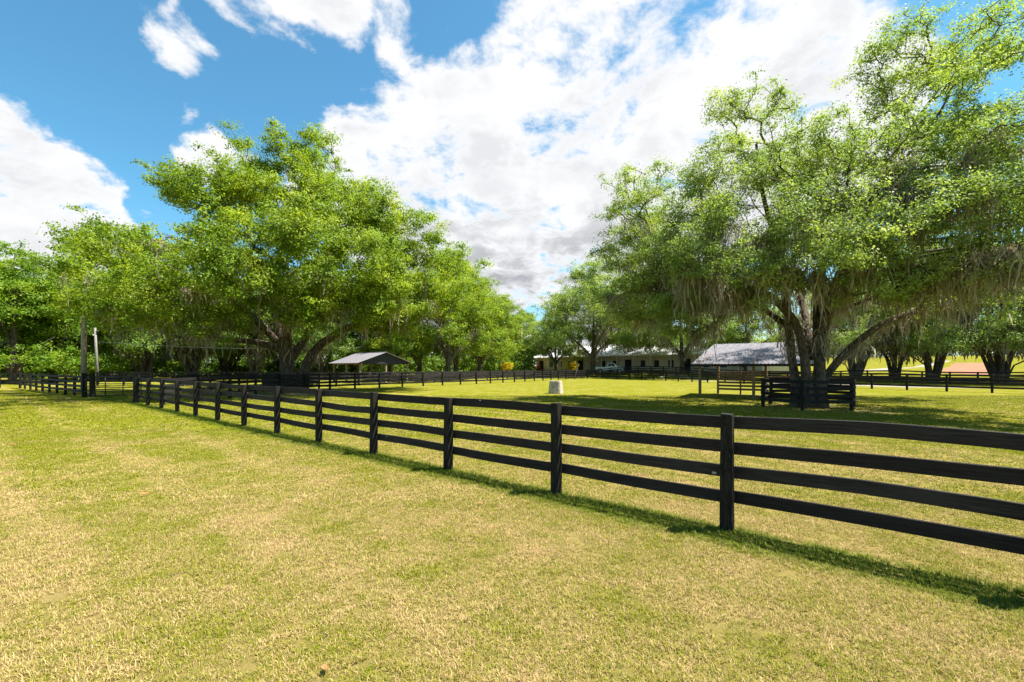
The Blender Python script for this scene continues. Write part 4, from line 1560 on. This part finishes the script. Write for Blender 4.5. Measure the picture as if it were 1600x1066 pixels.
# ------------------------------------------------------------------ vehicles and small machines
def pickup():
    x, y = at(952, 84.5)
    o = thing("pickup_truck", "white pickup truck parked in front of the barn", "truck", (x, y, float(ground_z(x, y))), R(-8))
    L = 5.6
    prof = [(-2.75, 0.62), (-2.75, 1.12), (-0.55, 1.16), (-0.50, 1.20), (1.35, 1.22), (2.55, 1.12), (2.72, 0.95), (2.75, 0.55), (2.35, 0.45)]
    arch = lambda cx: [(cx + 0.46 * math.cos(t), 0.42 + 0.46 * math.sin(t)) for t in np.linspace(0.05, math.pi - 0.05, 8)]
    prof = prof + arch(1.75) + [(1.2, 0.45), (-1.2, 0.45)] + arch(-1.75) + [(-2.3, 0.5)]
    body = MB().prism(prof, -0.95, 0.95).build("body", M_PAINTW, o, bevel=0.03)
    cab = MB()
    b0 = [(-0.50, 1.20), (1.38, 1.22), (0.80, 1.88), (-0.30, 1.90)]
    cab.v = [(b0[0][0], -.90, b0[0][1]), (b0[1][0], -.90, b0[1][1]), (b0[1][0], .90, b0[1][1]), (b0[0][0], .90, b0[0][1]),
             (b0[3][0], -.70, b0[3][1]), (b0[2][0], -.70, b0[2][1]), (b0[2][0], .70, b0[2][1]), (b0[3][0], .70, b0[3][1])]
    cab.f = [(0, 3, 2, 1), (4, 5, 6, 7), (0, 1, 5, 4), (1, 2, 6, 5), (2, 3, 7, 6), (3, 0, 4, 7)]
    cabo = cab.build("cab", M_PAINTW, o, bevel=0.04)
    for s in (-1, 1):
        for (xa, xb, ta, tb) in ((-0.36, 0.28, -0.22, 0.26), (0.36, 1.14, 0.33, 0.76)):
            w = MB()
            ya, yb = s * 0.885, s * 0.735
            w.v = [(xa, ya, 1.30), (xb, ya, 1.30), (tb, yb, 1.79), (ta, yb, 1.79),
                   (xa, ya - s * .06, 1.30), (xb, ya - s * .06, 1.30), (tb, yb - s * .06, 1.79), (ta, yb - s * .06, 1.79)]
            w.f = [(0, 1, 2, 3), (7, 6, 5, 4), (0, 4, 5, 1), (1, 5, 6, 2), (2, 6, 7, 3), (3, 7, 4, 0)]
            w.build("side_window", M_GLASS, cabo, loc=(0, s * 0.012, 0))
        MB().box(1.02, 1.16, s * 0.97, s * 1.12, 1.22, 1.40).build("wing_mirror", M_PAINTW, cabo, bevel=0.02)
        MB().box(2.60, 2.735, s * 0.62 - 0.16, s * 0.62 + 0.16, 0.86, 1.02).build("headlight", M_CHROME, o, bevel=0.02)
        MB().box(-2.785, -2.70, s * 0.84 - 0.07, s * 0.84 + 0.07, 0.75, 1.05).build("tail_light", M_LENS_R, o, bevel=0.01)
        for cx in (-1.75, 1.75):
            t = MB().tube([(cx, s * 0.70, 0.40), (cx, s * 0.955, 0.40)], 0.40, 20).build("wheel", M_RUBBER, o)
            MB().tube([(cx, s * 0.94, 0.40), (cx, s * 0.972, 0.40)], 0.25, 14).build("rim", M_CHROME, t)
        MB().box(-0.30, 1.20, s * 0.945, s * 0.96, 1.02, 1.045).build("door_trim", M_CHROME, body)
    ws = MB()
    ws.v = [(1.33, -.80, 1.27), (1.33, .80, 1.27), (0.86, .64, 1.82), (0.86, -.64, 1.82), (1.38, -.80, 1.27), (1.38, .80, 1.27), (0.91, .64, 1.82), (0.91, -.64, 1.82)]
    ws.f = [(0, 1, 2, 3), (7, 6, 5, 4), (0, 4, 5, 1), (1, 5, 6, 2), (2, 6, 7, 3), (3, 7, 4, 0)]
    ws.build("windscreen", M_GLASS, cabo)
    MB().box(2.70, 2.80, -0.92, 0.92, 0.45, 0.66).build("bumper", M_CHROME, o, bevel=0.02)
    MB().box(-2.82, -2.74, -0.92, 0.92, 0.48, 0.66).build("bumper", M_CHROME, o, bevel=0.02)
    MB().box(-2.65, -0.62, -0.80, 0.80, 1.118, 1.125).build("bed_floor", M_DARK, o)
    return o


pickup()


def red_wagon():
    x, y = at(832, 106)
    o = thing("hay_wagon", "red machinery wagon under the barn's hipped porch end", "wagon", (x, y, float(ground_z(x, y))), R(-40))
    MB().box(-1.9, 1.9, -0.9, 0.9, 0.75, 0.90).build("deck", M_RED, o, bevel=0.02)
    for xx in (-1.88, 1.82):
        MB().box(xx, xx + 0.06, -0.88, 0.88, 0.9, 1.5).build("end_board", M_RED, o)
    for yy in (-0.88, 0.82):
        MB().box(-1.82, 1.82, yy, yy + 0.06, 0.9, 1.35).build("side_board", M_RED, o)
    for xx in (-1.3, 1.3):
        for s in (-1, 1):
            w = MB().tube([(xx, s * 0.72, 0.42), (xx, s * 0.90, 0.42)], 0.42, 18).build("wheel", M_RUBBER, o)
            MB().tube([(xx, s * 0.89, 0.42), (xx, s * 0.92, 0.42)], 0.2, 12).build("rim", M_TRIM, w)
    MB().tube([(1.9, 0, 0.7), (3.1, 0, 0.35)], 0.05, 8).build("drawbar", M_RED, o)


red_wagon()


# ------------------------------------------------------------------ water tub in the paddock
def tub():
    x, y = at(868.5, 32.7)
    o = thing("water_tub", "pale tapered concrete block tub standing alone in the paddock", "tub", (x, y, 0), R(-20))
    bt, tp, h = 0.50, 0.40, 0.92
    m = MB()
    n = 16
    def ring(r, z, p=5.0):
        out = []
        for j in range(n * 2):
            a = 2 * math.pi * j / (n * 2)
            c, s = math.cos(a), math.sin(a)
            k = (abs(c) ** p + abs(s) ** p) ** (-1 / p)
            out.append((r * c * k, r * s * k, z))
        return out
    rings = [ring(bt, -0.02), ring(bt, 0.05), ring((bt + tp) / 2, h * 0.5), ring(tp + .012, h - 0.03), ring(tp, h), ring(tp - 0.06, h), ring(tp - 0.08, h - 0.05), ring(tp - 0.06, 0.3)]
    k = n * 2
    for r in rings:
        m.v += r
    for i in range(len(rings) - 1):
        for j in range(k):
            q = (j + 1) % k
            m.f.append((i * k + j, i * k + q, (i + 1) * k + q, (i + 1) * k + j))
    e = (len(rings) - 1) * k
    m.f.append(tuple(e + j for j in range(k)))
    m.build("tub_body", M_CONC, o)
    MB().tube([(0, 0, h - 0.14), (0, 0, h - 0.12)], tp - 0.06, 20).build("water_surface", M_GLASS, o)


tub()


# ------------------------------------------------------------------ poles, wire, flowering shrubs
def pole(name, label, px, Z, h, r, mat, lean=(0, 0), extras=None, cat="pole", x=None):
    p = gpos(px, Z)
    o = thing(name, label, cat, p)
    MB().tube([(0, 0, -0.5), (lean[0] * 0.5, lean[1] * 0.5, h * 0.5), (lean[0], lean[1], h)], [r * 1.12, r, r * 0.86], 12).build("shaft", mat, o, smooth=True)
    if extras == "insulator":
        MB().tube([(lean[0] - 0.35, lean[1], h - 0.35), (lean[0] + 0.35, lean[1], h - 0.35)], 0.05, 8).build("cross_arm", mat, o)
        MB().tube([(lean[0], lean[1] - r, h - 0.8), (lean[0], lean[1] - r - 0.16, h - 0.8), ], 0.05, 8).build("insulator", M_TRIM, o)
    if extras == "lamp":
        MB().box(-0.22, 0.22, -0.2, 0.2, h - 0.02, h + 0.28).build("lamp_head", M_TRIM, o, bevel=0.05)
    if extras == "cap":
        MB().tube([(lean[0], lean[1], h), (lean[0], lean[1], h + 0.04)], r, 12).build("cap", mat, o)
    return o


pole("utility_pole", "thick timber utility pole rising behind the black gate posts", 131, 33.5, 8.6, 0.17, M_POLE, (0.02, 0), "insulator")
pole("utility_pole", "thin pale utility pole leaning slightly, standing behind the tubular gate", 153, 49, 6.2, 0.13, M_POLEGREY, (-0.32, 0), "insulator")
pole("utility_pole", "grey timber pole at the left end of the barn roof", 815, 100, 10.0, 0.15, M_POLE, (0, 0), "insulator")
pole("lamp_post", "thin pale lamp post left of the yellow-flowered shrub", 782, 84, 4.9, 0.06, M_POLEGREY, (0, 0), "lamp", "lamp post")
pole("thin_post", "thin pale green-grey post right of the gabled shed", 702, 78, 4.4, 0.06, M_POLEGREY, (0, 0), "cap", "post")
pole("leaning_stake", "thin pale stake leaning against the far fence below the second yellow shrub", 896, 69.5, 2.4, 0.045, M_POLEGREY, (0.95, 0.6), "cap", "stake")
pole("leaning_stake", "thin pale stake leaning at the far fence in front of the pickup", 964, 71, 2.7, 0.045, M_POLEGREY, (0.8, 0.6), "cap", "stake")


def wire():
    a = Vector(gpos(153, 49)) + Vector((-0.3, 0, 4.7))
    b = Vector((-20.0, 60.0, 4.6))
    pts = []
    for i in range(13):
        t = i / 12
        p = a.lerp(b, t)
        p.z -= 0.5 * 4 * t * (1 - t)
        pts.append(p)
    o = MB().tube(pts, 0.010, 6).build("overhead_wire", M_WIRE)
    tag(o, "thin grey wire sagging from the pale utility pole towards the woodland", "wire")


wire()


def yellow_shrub(px, Z, lab, h=2.9, r=1.15, seed=71):
    rs = np.random.default_rng(seed)
    p = gpos(px, Z)
    o = thing("flowering_shrub", lab, "shrub", p, 0, "yellow flowering shrubs by the barn")
    m = MB()
    for i in range(4):
        a = i * 1.57 + 0.3
        m.tube([(0.05 * math.cos(a), 0.05 * math.sin(a), -0.1), (0.12 * math.cos(a), 0.12 * math.sin(a), h - r * 1.6), (0.5 * math.cos(a), 0.5 * math.sin(a), h - r * 0.8)], [0.05, 0.04, 0.02], 6)
    m.build("trunk", M_BARK, o)
    n = 60
    g = rs.normal(size=(n, 3))
    g /= np.linalg.norm(g, axis=1, keepdims=True)
    c = g * (rs.uniform(0.3, 1, n) ** 0.5)[:, None] * np.array([r, r, r * 0.8]) + np.array([0, 0, h - r * 0.75])
    v, f = leaf_clumps(c, np.full(n, 0.32) * rs.uniform(0.7, 1.3, n), 40, 0.16, 0.10, np.array([0, 0, h - r]), rs)
    obj("crown", mesh_arrays("crown", v, f), M_YELLOW, o)


yellow_shrub(793, 83, "yellow-flowered round shrub right of the thin lamp post", seed=71)
yellow_shrub(894, 83, "yellow-flowered round shrub beside the oak trunk in front of the barn", seed=72)

# ------------------------------------------------------------------ far right: clay track, pale field path, small sheds
strip_sheet("clay_track", [(at(1502, 70)[0], 70), (at(1512, 82)[0], 82), (at(1524, 97)[0], 97)], 6.0, M_CLAY, "orange clay track on the far pasture", lift=0.02)
strip_sheet("field_path", [(at(1320, 74)[0], 74), (at(1380, 79)[0], 79), (at(1440, 92)[0], 92), (at(1478, 108)[0], 108)], 2.2, M_SAND, "pale path crossing the far pasture", lift=0.012)


def small_building(px, Z, w, d, h, label):
    p = gpos(px, Z)
    o = thing("field_shed", label, "shed", p, R(-25))
    MB().box(-w / 2, w / 2, -d / 2, d / 2, -0.3, h).build("wall", M_BARNWALL, o)
    MB().prism([(-w / 2 - 0.3, h + 0.01), (w / 2 + 0.3, h + 0.01), (0, h + w * 0.22)], -d / 2 - 0.3, d / 2 + 0.3).build("roof", M_BARNROOF, o)
    MB().box(-0.6, 0.6, -d / 2 - 0.05, -d / 2 - 0.003, -0.1, 2.1).build("dark_doorway", M_DARK, o)


small_building(1338, 150, 7.0, 5.0, 2.8, "small pale shed on the far pasture right of the galvanised shed")
fence("dark board fence on the far pasture beside the small pale shed", [(at(q, z)[0], z) for q, z in ((1322, 122), (1340, 124), (1358, 126), (1376, 128), (1394, 130))], side=-1)


# ------------------------------------------------------------------ grass blades on the near lawn
def grass_patch(seed, size, n, h, w, lay=0.35):
    rs = np.random.default_rng(seed)
    nt = max(8, n // 6)
    tc = rs.uniform(-size / 2, size / 2, (nt, 2))
    tidx = rs.integers(0, nt, n)
    xy = tc[tidx] + rs.normal(0, 0.010 + w * 1.5, (n, 2))
    c = np.column_stack([xy, np.full(n, -0.004)])
    th = rs.uniform(0, 2 * math.pi, n)
    lie = rs.uniform(size=n) < lay
    hh = h * rs.uniform(0.5, 1.3, n)
    lean = np.where(lie, rs.uniform(0.8, 1.25, n), rs.uniform(0.1, 0.75, n))
    d = np.column_stack([np.cos(th), np.sin(th), np.zeros(n)])
    s = np.column_stack([-np.sin(th), np.cos(th), np.zeros(n)])
    up = np.array([0, 0, 1.0])
    ww = (w * rs.uniform(0.6, 1.4, n))[:, None]
    L = (hh * np.where(lie, 1.25, 1.0))[:, None]
    m = c + d * (np.sin(lean * 0.6)[:, None]) * L * 0.55 + up * (np.cos(lean * 0.6)[:, None]) * L * 0.55
    t = m + d * (np.sin(lean * 1.25)[:, None]) * L * 0.5 + up * (np.cos(lean * 1.25)[:, None]) * L * 0.5
    v = np.stack([c - s * ww, c + s * ww, m + s * ww * 0.8, m - s * ww * 0.8, t + s * ww * 0.12, t - s * ww * 0.12], 1).reshape(-1, 3)
    b = (np.arange(n) * 6)[:, None]
    f = np.concatenate([b + np.array([[0, 1, 2, 3]]), b + np.array([[3, 2, 4, 5]])], 1).reshape(-1, 4)
    me = mesh_arrays("grass_patch", v, f, True)
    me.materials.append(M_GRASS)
    return me


def scatter(name, label, pts, rot, scl, idx, meshes):
    """one object whose points carry instances of a few small grass meshes"""
    coll = bpy.data.collections.new(name + "_patches")
    for i, me in enumerate(meshes):
        coll.objects.link(bpy.data.objects.new("%s_patch_%02d" % (name, i), me))
    me = bpy.data.meshes.new(name)
    me.vertices.add(len(pts))
    me.vertices.foreach_set("co", np.ascontiguousarray(pts, dtype=np.float32).ravel())
    a = me.attributes.new("rotz", "FLOAT", "POINT")
    a.data.foreach_set("value", rot.astype(np.float32))
    a = me.attributes.new("scl", "FLOAT", "POINT")
    a.data.foreach_set("value", scl.astype(np.float32))
    a = me.attributes.new("pick", "INT", "POINT")
    a.data.foreach_set("value", idx.astype(np.int32))
    o = obj(name, me)
    tag(o, label, "grass", kind="stuff")
    g = bpy.data.node_groups.new(name + "_nodes", "GeometryNodeTree")
    g.interface.new_socket("Geometry", in_out="INPUT", socket_type="NodeSocketGeometry")
    g.interface.new_socket("Geometry", in_out="OUTPUT", socket_type="NodeSocketGeometry")
    gi = g.nodes.new("NodeGroupInput")
    go = g.nodes.new("NodeGroupOutput")
    iop = g.nodes.new("GeometryNodeInstanceOnPoints")
    ci = g.nodes.new("GeometryNodeCollectionInfo")
    ci.inputs["Collection"].default_value = coll
    ci.inputs["Separate Children"].default_value = True
    ci.inputs["Reset Children"].default_value = True

    def attr(nm, typ):
        n = g.nodes.new("GeometryNodeInputNamedAttribute")
        n.data_type = typ
        n.inputs["Name"].default_value = nm
        return n.outputs["Attribute"]
    cx = g.nodes.new("ShaderNodeCombineXYZ")
    g.links.new(attr("rotz", "FLOAT"), cx.inputs[2])
    g.links.new(gi.outputs[0], iop.inputs["Points"])
    g.links.new(ci.outputs[0], iop.inputs["Instance"])
    iop.inputs["Pick Instance"].default_value = True
    g.links.new(attr("pick", "INT"), iop.inputs["Instance Index"])
    g.links.new(cx.outputs[0], iop.inputs["Rotation"])
    g.links.new(attr("scl", "FLOAT"), iop.inputs["Scale"])
    g.links.new(iop.outputs[0], go.inputs[0])
    md = o.modifiers.new("grass", "NODES")
    md.node_group = g
    return o


def lawn():
    rs = np.random.default_rng(77)
    near = [grass_patch(500 + i, 0.56, 3000, 0.030, 0.0020, lay=0.58) for i in range(4)]
    mid = [grass_patch(510 + i, 0.60, 1000, 0.036, 0.0031, lay=0.5) for i in range(4)]
    far = [grass_patch(520 + i, 0.80, 420, 0.042, 0.0065, lay=0.5) for i in range(4)]
    tall = [grass_patch(530 + i, 0.26, 95, 0.058, 0.0030, lay=0.35) for i in range(4)]
    P, I = [], []
    for (z0, z1, st, k0) in ((1.4, 6.5, 0.44, 0), (6.5, 14.0, 0.48, 4), (14.0, 30.0, 0.72, 8)):
        ys = np.arange(z0, z1, st)
        for y in ys:
            w = 1.17 * y + 2.5
            xs = np.arange(-w, w, st)
            P.append(np.column_stack([xs + rs.uniform(-.5, .5, len(xs)) * st * 0.5, y + rs.uniform(-.5, .5, len(xs)) * st * 0.5, np.zeros(len(xs))]))
            I.append(k0 + rs.integers(0, 4, len(xs)))
    P = np.concatenate(P)
    I = np.concatenate(I)
    scatter("lawn_grass", "short mown grass blades of the lawn, green and straw coloured", P, rs.uniform(0, 6.28, len(P)), rs.uniform(0.85, 1.15, len(P)), I, near + mid + far)
    # fresher, longer grass left under the rails
    n = 1500
    t = rs.uniform(-2.0, 12.2, n)
    q = np.array([P0.x, P0.y]) + np.outer(t, np.array([DIRN.x, DIRN.y])) + np.outer(rs.uniform(-0.46, 0.08, n), np.array([0.634, 0.773]))
    pt = np.column_stack([q, np.zeros(n)])
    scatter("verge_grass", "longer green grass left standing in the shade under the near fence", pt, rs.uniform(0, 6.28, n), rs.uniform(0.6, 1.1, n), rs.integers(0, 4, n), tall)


lawn()


# a few curled dead leaves on the lawn
def dead_leaf(px, py, s, rz, lab):
    Z = F_PX * EYE / (py - HOR)
    x = (px - 800) * Z / F_PX
    v, f = [], []
    n = 6
    for i in range(n + 1):
        t = i / n
        w = 0.5 * math.sin(math.pi * min(1, t * 0.95 + 0.03)) ** 0.8
        z = 0.35 * (t - 0.45) ** 2 * 2
        v += [(t - 0.5, -w * 0.55, z + 0.22 * w), (t - 0.5, 0, z), (t - 0.5, w * 0.55, z + 0.22 * w)]
    for i in range(n):
        a = i * 3
        f += [(a, a + 1, a + 4, a + 3), (a + 1, a + 2, a + 5, a + 4)]
    me = bpy.data.meshes.new("fallen_leaf")
    me.from_pydata(v, [], f)
    o = obj("fallen_leaf", me, M_DEADLEAF, None, loc=(x, Z, 0.035), rot=(0.1, 0.15, rz), scale=(s, s, s))
    md = o.modifiers.new("thickness", "SOLIDIFY")
    md.thickness = 0.012
    tag(o, lab, "leaf", "fallen leaves on the lawn")


dead_leaf(226, 776, 0.13, 0.4, "curled brown dead leaf on the lawn far left of the fence")
dead_leaf(750, 791, 0.09, 1.4, "small dark dead leaf on the lawn near the fence's middle posts")
dead_leaf(508, 1054, 0.07, 2.2, "reddish brown dead leaf at the bottom edge of the lawn")
dead_leaf(22, 697, 0.11, 0.9, "brown dead leaf on the lawn at the left picture edge")
